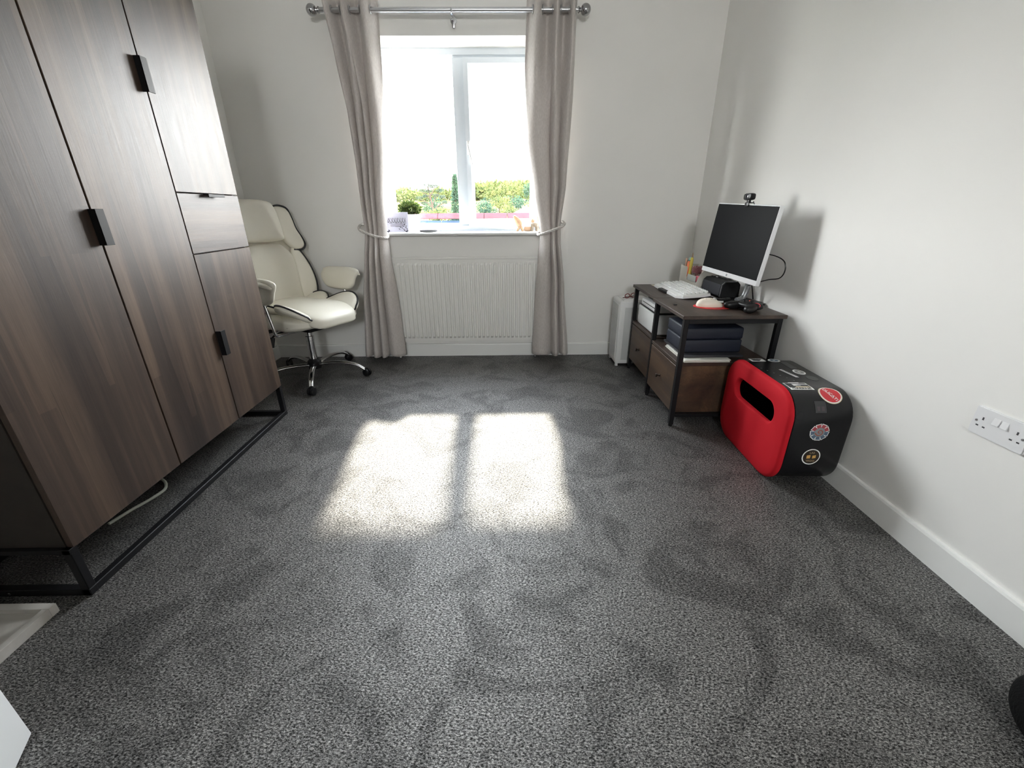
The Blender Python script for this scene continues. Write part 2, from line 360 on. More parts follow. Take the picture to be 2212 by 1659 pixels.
boxo('glass_pane', GLASS, win, -.245, .20, YW + .000, YW + .004, 1.03, 2.02)
bm = B(); bx(bm, -.281, -.257, YW - .052, YW - .038, 1.475, 1.565, .004)
tube(bm, [(-.269, YW - .05, 1.535), (-.269, YW - .068, 1.535), (-.266, YW - .074, 1.52), (-.252, YW - .074, 1.455), (-.238, YW - .072, 1.40)], [.008, .008, .009, .008, .006], 8)
obj('handle', bm, WPLAST, sash)
bm = B(); prof = [(3.268, .928), (3.262, .934), (3.262, .944), (3.268, .950), (3.56, .950), (3.56, .928)]
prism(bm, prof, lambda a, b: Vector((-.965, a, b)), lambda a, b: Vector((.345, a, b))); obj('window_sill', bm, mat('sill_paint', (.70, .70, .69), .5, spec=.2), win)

fill_win = thing('added_fill_window', None, None, (0, 0, 0)); struct(fill_win)  # unseen window, added behind the camera to brighten the back wall
bm = B(); bx(bm, RX0, RX1, -3.44, -3.38, RZ0, RZ0 + .06); bx(bm, RX0, RX1, -3.44, -3.38, RZ1 - .06, RZ1)
for x in (RX0, RX1 - .06): bx(bm, x, x + .06, -3.44, -3.38, RZ0 + .06, RZ1 - .06)
obj('window_frame', bm, UPVC, fill_win, smooth=False); boxo('glass_pane', GLASS, fill_win, RX0 + .05, RX1 - .05, -3.412, -3.408, RZ0 + .05, RZ1 - .05)

# door leaf standing open at the left edge of the frame ------------
dr = thing('door_1', None, None, (-1.09, .60, 0)); struct(dr)
ang = math.atan2(-.064 * 1, .033)                           # along the leaf, towards the hinge
dr.rotation_euler = (0, 0, ang)
bm = B(); bx(bm, 0, .78, -.04, 0, .006, 1.99, .002)
leaf = obj('door_leaf', bm, mat('white_door_paint', (.86, .87, .87), .4), dr)
for z0, z1 in ((.20, .95), (1.10, 1.85)):
    bm = B(); frame(bm, .12, .66, z0, z1, .018, -.001, .006)
    for v in bm.verts: v.co.y = .0015 if v.co.y < 0 else v.co.y * .2 - .0005
    obj('panel_moulding', bm, WHITE, leaf, smooth=False)
bm = B(); lathe(bm, [(.025, 0), (.025, .006), (.01, .008), (.01, .045)], 16, (.06, 0, 1.0), 'Y')
bx(bm, .055, .18, .036, .05, .992, 1.008, .004); obj('door_handle', bm, CHROME, leaf)

# ================================================================ WARDROBE
W = thing('wardrobe', 'tall dark walnut wardrobe with black handles on a black metal base, left wall', 'wardrobe', (-1.295, .99, 0))
WD, WL, WH, Z0 = .50, 1.258, 1.98, .182
# local: x = -depth .. 0 (front), y = 0..WL along the wall
bm = B(); t_ = .018
bx(bm, -WD, -.020, 0, t_, Z0, WH); bx(bm, -WD, -.020, WL - t_, WL, Z0, WH); bx(bm, -WD, -.020, t_, WL - t_, Z0, Z0 + t_)
bx(bm, -WD, -.020, t_, WL - t_, WH - t_, WH); bx(bm, -WD, -WD + .006, t_, WL - t_, Z0 + t_, WH - t_)
bx(bm, -WD + .006, -.022, .444, .458, Z0 + t_, WH - t_); bx(bm, -WD + .006, -.022, .838, .852, Z0 + t_, WH - t_)
bx(bm, -WD + .006, -.022, .852, WL - t_, .930, .944); bx(bm, -WD + .006, -.022, .852, WL - t_, 1.165, 1.179)
obj('carcass', bm, WSIDE, W, smooth=False)
def ward_door(name, y0, y1, z0, z1, m):
    bm = B(); bx(bm, -.018, 0, y0, y1, z0, z1, .0012, 1); return obj(name, bm, m, W, smooth=False)
d1 = ward_door('door', .002, .4475, Z0 - .004, WH - .002, WARD)
d2 = ward_door('door', .4535, .8425, Z0 - .004, WH - .002, WARD)
d3 = ward_door('door', .8475, WL - .002, 1.1735, WH - .002, WARD)
dw = ward_door('drawer', .8475, WL - .002, .9385, 1.1695, WARDH)
d4 = ward_door('door', .8475, WL - .002, Z0 - .004, .9345, WARD)
def pull(parent, y, z, vert=True, L=.108):
    bm = B()                                              # bent plate tab pull
    if vert:
        bx(bm, 0, .0225, y - .002, y + .0005, z - L / 2, z + L / 2, .0008, 1); bx(bm, .0195, .0225, y - .002, y + .030, z - L / 2, z + L / 2, .0008, 1)
    else:
        bx(bm, 0, .024, y - .055, y + .055, z - .001, z + .0015, .0006, 1); bx(bm, .021, .024, y - .055, y + .055, z - .012, z + .0015, .0006, 1)
    obj('handle', bm, BLACK, parent, smooth=False)
pull(d1, .441, 1.056); pull(d2, .824, 1.552); pull(d4, .849, .553, L=.112); pull(dw, 1.06, 1.1705, False)
bm = B(); T = .025                                        # welded square-tube base
for x in (-.035, -WD + .03):
    bx(bm, x - T / 2 + .022, x + T / 2 + .022, -.012, WL + .0, 0, T, .002, 1)
for y in (-.012, WL - T):
    bx(bm, -WD + .04, .0, y, y + T, 0, T, .002, 1)
    for x in (-.0255, -WD + .04): bx(bm, x, x + T, y, y + T, T, Z0 - .001, .002, 1)
bx(bm, -WD + .04, 0, -.012, -.012 + T, Z0 - .018, Z0 - .001, .001, 1); bx(bm, -WD + .04, 0, WL - T, WL, Z0 - .018, Z0 - .001, .001, 1)
obj('base_frame', bm, BLACK, W, smooth=False)
bm = B(); lathe(bm, [(.004, 0), (.008, .002), (.008, .006), (.004, .008)], 10, (-.25, -.0125, .012), 'Y')
obj('screw', bm, CHROME, W)
bm = B(); bx(bm, -.30, -.06, WL - .34, WL - .30, Z0 - .045, Z0, .003); obj('bottom_rail', bm, mat('raw_timber', (.30, .19, .12), .7, noise=(20, .2)), W)
bm = B(); bx(bm, -.10, -.075, WL - .20, WL - .175, Z0 - .05, Z0, .003); lathe(bm, [(.014, 0), (.014, .012)], 12, (-.087, WL - .187, Z0 - .062)); obj('levelling_foot', bm, PLAST, W)
bm = B(); tube(bm, sm([(-1.52, 1.30, .006), (-1.50, 1.38, .006), (-1.47, 1.46, .008), (-1.475, 1.53, .006), (-1.56, 1.60, .006), (-1.78, 1.66, .006)], 6), .006, 8)
tag(obj('power_cable', bm, mat('pale_cable', (.55, .58, .5), .5)), 'thin pale cable lying on the carpet under the walnut wardrobe', 'cable')

# whitewashed tray and door-side items -----------------------------
tray = thing('wooden_tray', 'shallow whitewashed wooden tray on the carpet before the wardrobe base', 'tray', (-1.60, .72, 0))
TW = wood('whitewashed_wood', ((.40, .37, .34), (.50, .475, .44), (.58, .56, .53)), 'X', .5, .6)
bm = B(); bx(bm, -.235, .235, -.185, .185, .002, .016); obj('tray_base', bm, TW, tray, smooth=False)
for nm, q in (('rim', (-.255, .255, .185, .207)), ('rim', (-.255, .255, -.207, -.185)), ('rim', (.235, .255, -.185, .185)), ('rim', (-.255, -.235, -.185, .185))):
    boxo(nm, TW, tray, q[0], q[1], q[2], q[3], 0, .031, .001, smooth=False)

# ================================================================ RADIATOR
R = thing('radiator', 'white ribbed panel radiator on the wall beneath the window', 'radiator', (-.32, YB, 0))
rx0, rx1, rz0, rz1, ryf = -.585, .585, .135, .768, -.068
bm = B(); nrib = 35; xs = []; pitch = (rx1 - rx0 - .03) / nrib
for i in range(nrib):
    x = rx0 + .015 + i * pitch
    xs += [(x, 0), (x + pitch * .30, 0), (x + pitch * .42, 1), (x + pitch * .88, 1)]
xs = [(rx0, 0)] + xs + [(rx1 - .015, 0), (rx1, 0)]
zs = [(rz0, 0), (rz0 + .028, 0), (rz0 + .045, 1), (rz1 - .045, 1), (rz1 - .028, 0), (rz1, 0)]
G = [[bm.verts.new((x, ryf + .005 - .012 * a * b, z)) for x, a in xs] for z, b in zs]
for i in range(len(zs) - 1):
    for j in range(len(xs) - 1): bm.faces.new((G[i][j], G[i][j + 1], G[i + 1][j + 1], G[i + 1][j]))
RM = mat('radiator_enamel', (.78, .77, .74), .35)
po = obj('front_panel', bm, RM, R, smooth=False, fix=False); md = po.modifiers.new('thickness', 'SOLIDIFY'); md.thickness = .004; md.offset = -1
bx_ = B(); bx(bx_, rx0 - .002, rx0 + .01, ryf + .002, -.02, rz0 + .005, rz1 + .006, .002); obj('side_cover', bx_, RM, R)
bx_ = B(); bx(bx_, rx1 - .01, rx1 + .002, ryf + .002, -.02, rz0 + .005, rz1 + .006, .002); obj('side_cover', bx_, RM, R)
bm = B(); bx(bm, rx0, rx1, ryf - .004, ryf + .006, rz1 - .002, rz1 + .010, .003); bx(bm, rx0, rx1, -.026, -.018, rz1 - .002, rz1 + .010, .002)
for i in range(78): x = rx0 + .01 + i * (rx1 - rx0 - .02) / 77; bx(bm, x, x + .008, ryf + .004, -.022, rz1 + .002, rz1 + .007)
obj('top_grille', bm, RM, R, smooth=False)
bm = B(); bx(bm, rx0 + .01, rx1 - .01, -.03, -.018, rz0 + .01, rz1 - .01); obj('back_panel', bm, RM, R, smooth=False)
boxo('bracket', RM, R, rx0 + .16, rx0 + .19, -.03, -.001, .2, .7, smooth=False); boxo('bracket', RM, R, rx1 - .19, rx1 - .16, -.03, -.001, .2, .7, smooth=False)
for s in (-1, 1):
    bm = B(); x = s * .545; tube(bm, [(x, -.045, .14), (x, -.045, .085), (x, -.045, .0)], .0075, 10)
    lathe(bm, [(.011, 0), (.015, .004), (.015, .03), (.010, .036)], 14, (x, -.045, .055)); obj('valve', bm, WPLAST if s < 0 else SATIN, R)

# ================================================================ CURTAINS
def interp(tab, z):
    tab = sorted(tab)
    if z <= tab[0][0]: return tab[0][1]
    for (z0, v0), (z1, v1) in zip(tab, tab[1:]):
        if z <= z1:
            t = (z - z0) / (z1 - z0); t = t * t * (3 - 2 * t) * .5 + t * .5; return v0 + (v1 - v0) * t
    return tab[-1][1]
def sstep(a, b, x): t = max(0, min(1, (x - a) / (b - a))); return t * t * (3 - 2 * t)
def curtain(inner, outer, sgn, label, nf_top, nf_low, seed):
    rnd = random.Random(seed)
    t = thing('curtain', label, 'curtain', ((inner[0][1] + outer[0][1]) / 2, 3.2, 0), 0, 'window curtains')
    ox = t.location.x
    bm = B(); NU, NZ = 150, 96; zt, zb = 2.275, .045; rows = []
    creases = [0, .21, .43, .60, 1.0] if sgn > 0 else [0, .25, .47, 1.0]
    for i in range(NZ + 1):
        z = zt + (zb - zt) * i / NZ; xi = interp(inner, z); xo = interp(outer, z)
        top = sstep(1.55, 2.15, z); tie = math.exp(-((z - .95) / .10) ** 2); low = 1 - sstep(.80, .98, z)
        row = []
        for j in range(NU + 1):
            u = j / NU
            # folded band shape: even waves at the eyelets, rounded lobes with creases lower down
            uw = u ** .8
            yt = .046 * math.cos(2 * PI * nf_top * uw + .3)
            k = 0
            while k < len(creases) - 2 and u > creases[k + 1]: k += 1
            f = (u - creases[k]) / (creases[k + 1] - creases[k]); lob = math.sin(PI * min(1, max(0, f))) ** .62
            dep = (.050 + .012 * math.sin(7 * k + seed)) * (1 - .35 * tie) * (1 + .25 * low)
            yl = .034 - dep * lob * 1.2 + .005 * math.sin(7 * u + 2 * z)
            y = yt * top + yl * (1 - top) - .020 * low * (1 - tie)
            arc = .012 * math.sin(3 * z + 8 * u)
            x = xo + (xi - xo) * (u + (.010 * math.sin(2 * PI * 2 * u + 2 * z)) * (1 - tie)) 
            row.append(bm.verts.new((x - ox, y, z + (.006 * math.sin(11 * u) if i == NZ else 0))))
        rows.append(row)
    for a, b in zip(rows, rows[1:]):
        for j in range(NU): bm.faces.new((a[j], a[j + 1], b[j + 1], b[j]))
    o = obj('fabric', bm, CLOTH, t, fix=False); md = o.modifiers.new('thickness', 'SOLIDIFY'); md.thickness = .0025
    # eyelet rings where the cloth crosses the rod
    zc = 2.212; xi = interp(inner, zc); xo = interp(outer, zc); n = 0
    for q in range(2 * nf_top + 1):
        uu = ((PI / 2 - .3 + PI * q) / (2 * PI * nf_top))
        if uu < 0 or uu > 1: continue
        u = uu ** (1 / .8); x = xo + (xi - xo) * u - ox
        if u > .99 or u < .01: continue
        bm = B(); c = Vector((x, 0, zc)); tube(bm, [c + Vector((0, .021 * math.cos(a), .021 * math.sin(a))) for a in [2 * PI * k / 20 for k in range(20)]], .0032, 8, closed=True)
        obj('eyelet_ring', bm, SATIN, t)
    return t
Lin = [(2.275, -.757), (1.964, -.772), (1.538, -.803), (1.15, -.842), (.945, -.860), (.838, -.848), (.469, -.822), (.04, -.806)]
Lou = [(2.275, -1.09), (1.965, -1.050), (1.669, -1.015), (1.403, -1.006), (1.0, -1.008), (.839, -1.020), (.45, -1.08), (.04, -1.12)]
Rin = [(2.275, .136), (1.915, .126), (1.535, .148), (1.199, .198), (.955, .246), (.766, .232), (.461, .212), (.04, .196)]
Rou = [(2.275, .441), (1.79, .440), (1.256, .420), (1.0, .392), (.894, .396), (.564, .435), (.04, .482)]
curtain(Lin, Lou, 1, 'beige linen curtain tied back left of the window, beside the cream chair', 3, 5, 1)
curtain(Rin, Rou, -1, 'beige linen curtain tied back right of the window, nearer the desk', 3, 5, 2)
def tieback(path, hook, label):
    t = thing('curtain_tieback', label, 'tieback', hook, 0, 'curtain tiebacks')
    P = sm([Vector(p) - Vector(hook) for p in path], 14)
    for ph in (0, 2.1, 4.2):
        pts = []
        for i, p in enumerate(P):
            tg = (P[min(i + 1, len(P) - 1)] - P[max(i - 1, 0)]).normalized(); u = tg.cross(Vector((0, 0, 1))); u = u.normalized() if u.length > .1 else Vector((1, 0, 0)); v = tg.cross(u)
            a = ph + i * .55; pts.append(p + .0042 * (math.cos(a) * u + math.sin(a) * v))
        bm = B(); tube(bm, pts, .0052, 6); obj('rope_strand', bm, mat('rope', (.56, .53, .50), .7), t)
    bm = B(); lathe(bm, [(.011, YB - hook[1]), (.011, YB - hook[1] - .004), (.004, YB - hook[1] - .006), (.004, -.006), (.007, -.010)], 12, (0, 0, 0), 'Y'); obj('hook', bm, SATIN, t)
tieback([(-1.030, 3.285, 1.012), (-1.035, 3.19, 1.000), (-1.015, 3.135, .975), (-.93, 3.118, .942), (-.860, 3.135, .925), (-.845, 3.19, .925), (-.87, 3.275, .94), (-.95, 3.290, .975), (-1.028, 3.290, 1.010)], (-1.030, 3.287, 1.010), 'twisted rope tieback around the curtain beside the cream chair')
tieback([(.412, 3.285, 1.020), (.414, 3.19, 1.008), (.385, 3.130, .990), (.31, 3.112, .965), (.245, 3.130, .942), (.225, 3.19, .940), (.25, 3.275, .955), (.33, 3.290, .985), (.410, 3.290, 1.018)], (.412, 3.287, 1.018), 'twisted rope tieback around the curtain nearest the desk')

rod = thing('curtain_rod', 'satin metal curtain rod with ball finials above the window', 'curtain rod', (-.315, 3.2, 2.212))
bm = B(); tube(bm, [(-.79, 0, 0), (.76, 0, 0)], .0135, 20); obj('pole', bm, SATIN, rod)
for s in (-1, 1):
    bm = B(); x = -.79 if s < 0 else .76
    lathe(bm, [(.0, x), (.016, x), (.018, x + s * .006), (.011, x + s * .012), (.013, x + s * .020)] + [(.0315 * math.sin(a), x + s * (.046 - .031 * math.cos(a))) for a in [PI * (k + 3) / 16 for k in range(14)]], 24, (0, 0, 0), 'X')
    obj('finial', bm, mat('brushed_ball', (.45, .45, .46), .2, 1.0), rod)
bm = B(); lathe(bm, [(.02, .104), (.02, .098), (.008, .094), (.008, .012)], 14, (-.001, 0, -.018), 'Y')
tube(bm, sm([(-.001, .02, -.02), (-.001, .0, -.020), (-.001, -.016, -.012), (-.001, -.017, .004)], 4), .005, 8); bx(bm, -.009, .007, .094, .104, -.058, .01, .003)
tube(bm, [(-.001, .012, -.02), (-.001, .004, -.034), (-.001, .004, -.046)], .005, 8)
obj('bracket', bm, SATIN, rod)


# ================================================================ OFFICE CHAIR  (local: +y forward, +x the sitter's right)
CH = thing('office_chair', 'cream leather executive office chair with black piping on a chrome five-star base', 'office chair', (-1.372, 2.853, 0), math.radians(-118.5))
bm = B(); lathe(bm, [(.030, .062), (.045, .068), (.046, .118), (.034, .130), (.030, .138)], 24); obj('base_hub', bm, PLAST, CH)
for k in range(5):
    a = math.radians(118.5 + 72 * k); d = Vector((math.cos(a), math.sin(a), 0)); n = Vector((-d.y, d.x, 0))
    bm = B(); path = sm([d * .035 + Vector((0, 0, .095)), d * .12 + Vector((0, 0, .104)), d * .22 + Vector((0, 0, .103)), d * .305 + Vector((0, 0, .082)), d * .352 + Vector((0, 0, .052))], 5)
    rr = []
    for i, p in enumerate(path):
        q = i / (len(path) - 1); wd = .020 - .006 * q; hh = .011
        rr.append([bm.verts.new(p + n * (wd * math.cos(t)) + Vector((0, 0, hh * math.sin(t)))) for t in [2 * PI * j / 12 for j in range(12)]])
    for A_, B_ in zip(rr, rr[1:]):
        for j in range(12): bm.faces.new((A_[j], A_[(j + 1) % 12], B_[(j + 1) % 12], B_[j]))
    bm.faces.new(rr[0][::-1]); bm.faces.new(rr[-1])
    lg = obj('leg', bm, CHROME, CH)
    bm = B(); c = d * .362 + Vector((0, 0, .0275)); ax = (d * .5 + n).normalized()
    for s in (-1, 1):
        prof = [(.012, -.010), (.0265, -.008), (.0275, 0), (.024, .008), (.012, .012)]; lat = []
        u = Vector((0, 0, 1)); v = ax.cross(u)
        for r_, h_ in prof: lat.append([bm.verts.new(c + ax * (s * (.013 + h_)) + r_ * (math.cos(t) * u + math.sin(t) * v)) for t in [2 * PI * j / 20 for j in range(20)]])
        for A_, B_ in zip(lat, lat[1:]):
            for j in range(20): bm.faces.new((A_[j], A_[(j + 1) % 20], B_[(j + 1) % 20], B_[j]))
        bm.faces.new(lat[0][::-1]); bm.faces.new(lat[-1])
    tube(bm, [c + Vector((0, 0, .018)), c + Vector((0, 0, .034))], .009, 10)
    obj('caster', bm, PLAST, lg)
bm = B(); lathe(bm, [(.027, .12), (.027, .27), (.029, .272), (.029, .30), (.0235, .302), (.0235, .345)], 28); obj('gas_lift', bm, CHROME, CH)
bm = B(); lathe(bm, [(.034, .335), (.034, .352), (.026, .356)], 24); bx(bm, -.09, .09, -.15, .13, .356, .392, .008); bx(bm, -.26, .27, -.06, -.03, .376, .392, .003); obj('tilt_mechanism', bm, PLAST, CH)
bm = B(); tube(bm, sm([(.10, .0, .37), (.20, -.02, .365), (.245, -.03, .345), (.262, -.035, .30)], 4), [.006] * 9 + [.014] * 2 + [.016] * 2, 8); tube(bm, [(.245, -.03, .345), (.262, -.035, .285)], .016, 8); obj('height_lever', bm, PLAST, CH)
bm = B(); pillow(bm, (0, .01, .438), (.258, .262, .052), 5, 10, lambda x, y, z: Vector((x * (1 - .12 * sstep(.05, .28, y) * 0), y, z + .02 * sstep(.1, .27, y) * (1 if z < .43 else 0)))); obj('seat_pan', bm, CREAM, CH)
def seatfn(x, y, z):
    k = max(0, y - .12); return Vector((x * (1 + .10 * max(0, y) / .3), y, z - 1.15 * k * k + .012 * math.cos(x * 9) - .004))
bm = B(); pillow(bm, (0, .035, .490), (.178, .300, .050), 4.5, 12, seatfn); obj('seat_cushion', bm, CREAM, CH)
def lobe(side, out, nm, th=.026):
    fn = lambda a, b, h: Vector((side * (.150 + b * .92), a, .487 + b * .55 - 1.0 * max(0, a - .12) ** 2 + h * .95 + .0)) + Vector((-side * h * .5, 0, 0))
    bm = B(); o2 = [(p.x, p.y) for p in sm([(a, b, 0) for a, b in out], 4, True)]
    puff(bm, o2, th, fn, .30); pr_ = obj(nm, bm, CREAM, CH)
    pts = [fn(a, b, .0) for a, b in o2 if b > .02]; i0 = 0
    seq = [(a, b) for a, b in o2]; st = next(i for i in range(len(seq)) if seq[i][1] <= .02 and seq[(i + 1) % len(seq)][1] > .02)
    pts = []
    for q in range(1, len(seq)):
        a, b = seq[(st + q) % len(seq)]
        if b <= .02: break
        pts.append(fn(a, b, .012 if b > .05 else .004))
    bm = B(); tube(bm, pts, .0058, 6); obj('piping', bm, PIPE, pr_)
for side in (-1, 1):
    lobe(side, [(-.03, .0), (.02, .07), (.09, .125), (.18, .140), (.255, .105), (.285, .035), (.25, -.015), (.10, -.03)], 'side_bolster')
    lobe(side, [(-.235, .0), (-.20, .075), (-.13, .115), (-.05, .105), (.01, .06), (.02, .0), (-.08, -.03)], 'side_bolster', .024)
def backfn(a, b, h, fw=0.0):
    y = -.215 - .175 * (b - .5) - .06 * max(0, b - .85)
    y += 1.0 * max(0, abs(a) - .15) ** 2 * 2.2
    return Vector((a, y + h, b))
def pad(nm, out, th, off=0.0, parent=CH, k=4, pipe=None, ins=.3):
    bm = B(); o2 = [(p.x, p.y) for p in sm([(a, b, 0) for a, b in out], k, True)]
    puff(bm, o2, th, lambda a, b, h: backfn(a, b, h + off), ins); o = obj(nm, bm, CREAM, parent)
    if pipe:
        bm = B(); tube(bm, sm([backfn(a, b, off + .014) for a, b in pipe], 5), .0062, 6); obj('piping', bm, PIPE, o)
    return o
bm = B(); puff(bm, [(p.x, p.y) for p in sm([(a, b, 0) for a, b in [(-.16, .43), (.16, .43), (.225, .52), (.245, .68), (.22, .84), (.235, 1.0), (.20, 1.12), (.10, 1.155), (-.10, 1.155), (-.20, 1.12), (-.235, 1.0), (-.22, .84), (-.245, .68), (-.225, .52)]], 3, True)], .030, lambda a, b, h: backfn(a, b, h - .040), .2)
obj('back_shell', bm, CREAM, CH)
pad('back_cushion', [(-.155, .455), (0, .445), (.155, .455), (.172, .56), (.180, .70), (.178, .805), (.150, .855), (.105, .893), (0, .898), (-.105, .893), (-.150, .855), (-.178, .805), (-.180, .70), (-.172, .56)], .048, .0)
pad('head_cushion', [(-.135, .915), (0, .908), (.135, .915), (.155, .95), (.158, 1.05), (.150, 1.13), (.115, 1.165), (0, 1.175), (-.115, 1.165), (-.150, 1.13), (-.158, 1.05), (-.155, .95)], .055, .006)
for s in (-1, 1):
    lo = [(.160, .50), (.215, .505), (.262, .545), (.275, .64), (.262, .75), (.225, .85), (.195, .868), (.172, .83), (.165, .70)]
    up_ = [(.145, .93), (.165, .885), (.205, .850), (.245, .852), (.268, .88), (.262, .93), (.245, .99), (.240, 1.06), (.228, 1.115), (.185, 1.135), (.140, 1.130), (.140, 1.03)]
    pad('lower_side_wing', [(s * a, b) for a, b in (lo if s > 0 else lo[::-1])], .034, .006, pipe=[(s * a, b) for a, b in [(.165, .495), (.215, .502), (.264, .543), (.277, .64), (.264, .75), (.227, .852)]])
    pad('upper_side_wing', [(s * a, b) for a, b in (up_ if s > 0 else up_[::-1])], .036, .010, pipe=[(s * a, b) for a, b in [(.190, .850), (.207, .847), (.247, .849), (.271, .88), (.265, .93), (.247, .99), (.242, 1.06), (.230, 1.118), (.186, 1.138), (.142, 1.133)]])
    arm = [(-.155, .640), (-.150, .690), (-.10, .728), (.02, .735), (.14, .735), (.205, .722), (.215, .700), (.185, .660), (.150, .600), (.08, .575), (-.06, .578), (-.12, .595)]
    bm = B(); o2 = [(p.x, p.y) for p in sm([(a, b, 0) for a, b in arm], 3, True)]
    puff(bm, o2, .026, lambda a, b, h: Vector((s * (.308 + .15 * max(0, b - .67)) + h, a, b)), .28); ar = obj('armrest_pad', bm, CREAM, CH)
    bm = B(); o3 = [(-.155, .324), (-.14, .362), (0, .376), (.14, .370), (.195, .345), (.20, .324), (.12, .316), (-.1, .316)]
    puff(bm, [(p.x, p.y) for p in sm([(a, b, 0) for a, b in o3], 3, True)], .016, lambda a, b, h: Vector((s * b, a, .708 + h - 2.0 * max(0, a - .1) ** 2)), .25); obj('armrest_top', bm, CREAM, ar)
    bm = B(); tube(bm, sm([(s * .11, .09, .384), (s * .27, .09, .384), (s * .292, .09, .394), (s * .298, .088, .43), (s * .308, .06, .60), (s * .308, .05, .64)], 4), .0105, 10); obj('armrest_strut', bm, CHROME, CH)

# ================================================================ DESK UNITS
TOPZ = .615
def desk_unit(label, x, y0, y1):
    D = thing('side_table', label, 'side table', (x, y0, 0), 0, 'pair of rustic drawer tables')
    Ly, Dx, q = y1 - y0, .515, .0245
    bm = B(); bx(bm, 0, Dx, 0, Ly, TOPZ - .018, TOPZ, .0015, 1); obj('table_top', bm, RUSTX, D, smooth=False)
    X0, X1, Y0, Y1 = .012, Dx - .012, .010, Ly - .010
    for xx in (X0, X1 - q):
        for yy in (Y0, Y1 - q):
            bm = B(); bx(bm, xx, xx + q, yy, yy + q, .012, TOPZ - .018, .0015, 1); lg = obj('leg', bm, BLACK, D, smooth=False)
            bm = B(); lathe(bm, [(.010, 0), (.012, .003), (.012, .012)], 12, (xx + q / 2, yy + q / 2, 0)); obj('levelling_foot', bm, PLAST, lg)
    zt_ = TOPZ - .018 - q
    for v in ((X0 + q, X1 - q, Y0, Y0 + q, zt_, zt_ + q), (X0 + q, X1 - q, Y1 - q, Y1, zt_, zt_ + q), (X1 - q, X1, Y0 + q, Y1 - q, zt_, zt_ + q), (X1 - q, X1, Y0 + q, Y1 - q, .07, .07 + q), (X0 + q, X1 - q, Y0, Y0 + q, .058, .076), (X0 + q, X1 - q, Y1 - q, Y1, .058, .076)):
        boxo('frame_rail', BLACK, D, *v, .001, smooth=False)
    bm = B(); bx(bm, X0 + .002, X1 - .004, Y0 + q * .3, Y1 - q * .3, .348, .366, .001, 1); obj('shelf', bm, RUSTX, D, smooth=False)
    bm = B(); bx(bm, X0 + .012, X1 - .01, Y0 + q, Y0 + q + .012, .082, .346); bx(bm, X0 + .012, X1 - .01, Y1 - q - .012, Y1 - q, .082, .346); bx(bm, X0 + .012, X1 - .01, Y0 + q, Y1 - q, .076, .084)
    obj('side_panel', bm, RUST, D, smooth=False)
    bm = B(); bx(bm, X0 + .001, X0 + .019, Y0 + q + .001, Y1 - q - .001, .086, .343, .0015, 1); dr_ = obj('drawer', bm, RUST, D, smooth=False)
    bm = B(); ym = (Y0 + Y1) / 2; lathe(bm, [(.007, X0 + .002), (.007, X0 - .003), (.004, X0 - .006), (.004, X0 - .014), (.010, X0 - .018), (.012, X0 - .022), (.009, X0 - .026)], 16, (0, ym, .215), 'X'); obj('knob', bm, mat('aged_bronze', (.05, .035, .03), .3, .8), dr_)
    return D
UA = desk_unit('rustic brown drawer table with navy case on its shelf, nearest the red case', .865, 2.026, 2.490)
UB = desk_unit('rustic brown drawer table holding the white printer, next to the air purifier', .885, 2.496, 2.985)

# things on the shelves
bm = B(); NAVY = mat('navy_fabric', (.006, .009, .021), .6, bump=(300, .2, .0005))
nc = thing('storage_box', 'dark navy blue case on the open shelf of the nearer drawer table', 'case', (1.085, 2.255, .392))
bm = B(); bx(bm, -.155, .155, -.125, .125, 0, .070, .008, 3); obj('case_base', bm, NAVY, nc)
bm = B(); bx(bm, -.155, .155, -.125, .125, .0715, .135, .010, 3); obj('case_lid', bm, NAVY, nc)
tag(boxo('laptop', mat('dark_laptop', (.03, .03, .035), .35), None, .925, 1.235, 2.085, 2.40, .379, .391, .003), 'slim black laptop lying flat directly under the navy case', 'laptop')
for i, (z, dx, mc) in enumerate(((.3665, .0, (.62, .60, .54)), (.3728, .006, (.66, .65, .60)))):
    b_ = B(); bx(b_, .912 + dx, 1.150 + dx, 2.045 + dx, 2.33, z, z + .0056, .001, 1)
    o = obj('notebook', b_, mat('notebook_paper%s' % 'ab'[i], mc, .7), None, smooth=False)
    tag(o, ('pale notebook lying directly on the shelf under the other one' if i == 0 else 'pale notebook lying on another notebook, directly under the slim laptop'), 'notebook', 'notebooks under the laptop')
pt = thing('printer', 'white inkjet printer on the shelf of the drawer table by the air purifier', 'printer', (1.11, 2.735, .367))
bm = B(); bx(bm, -.195, .205, -.185, .175, 0, .128, .012, 3); obj('printer_body', bm, WPLAST, pt)
bm = B(); bx(bm, -.190, .17, -.178, .165, .1285, .134, .002); obj('seam', bm, PLAST, pt)
bm = B(); bx(bm, -.185, .165, -.160, .150, .134, .178, .006); ps = obj('scanner_lid', bm, WPLAST, pt)
bm = B(); bx(bm, -.1865, -.184, -.12, .12, .156, .160); obj('slot', bm, PLAST, ps)
bm = B(); bx(bm, -.15, .14, -.15, .13, .178, .186, .003); obj('scanner_top', bm, PLAST, ps)

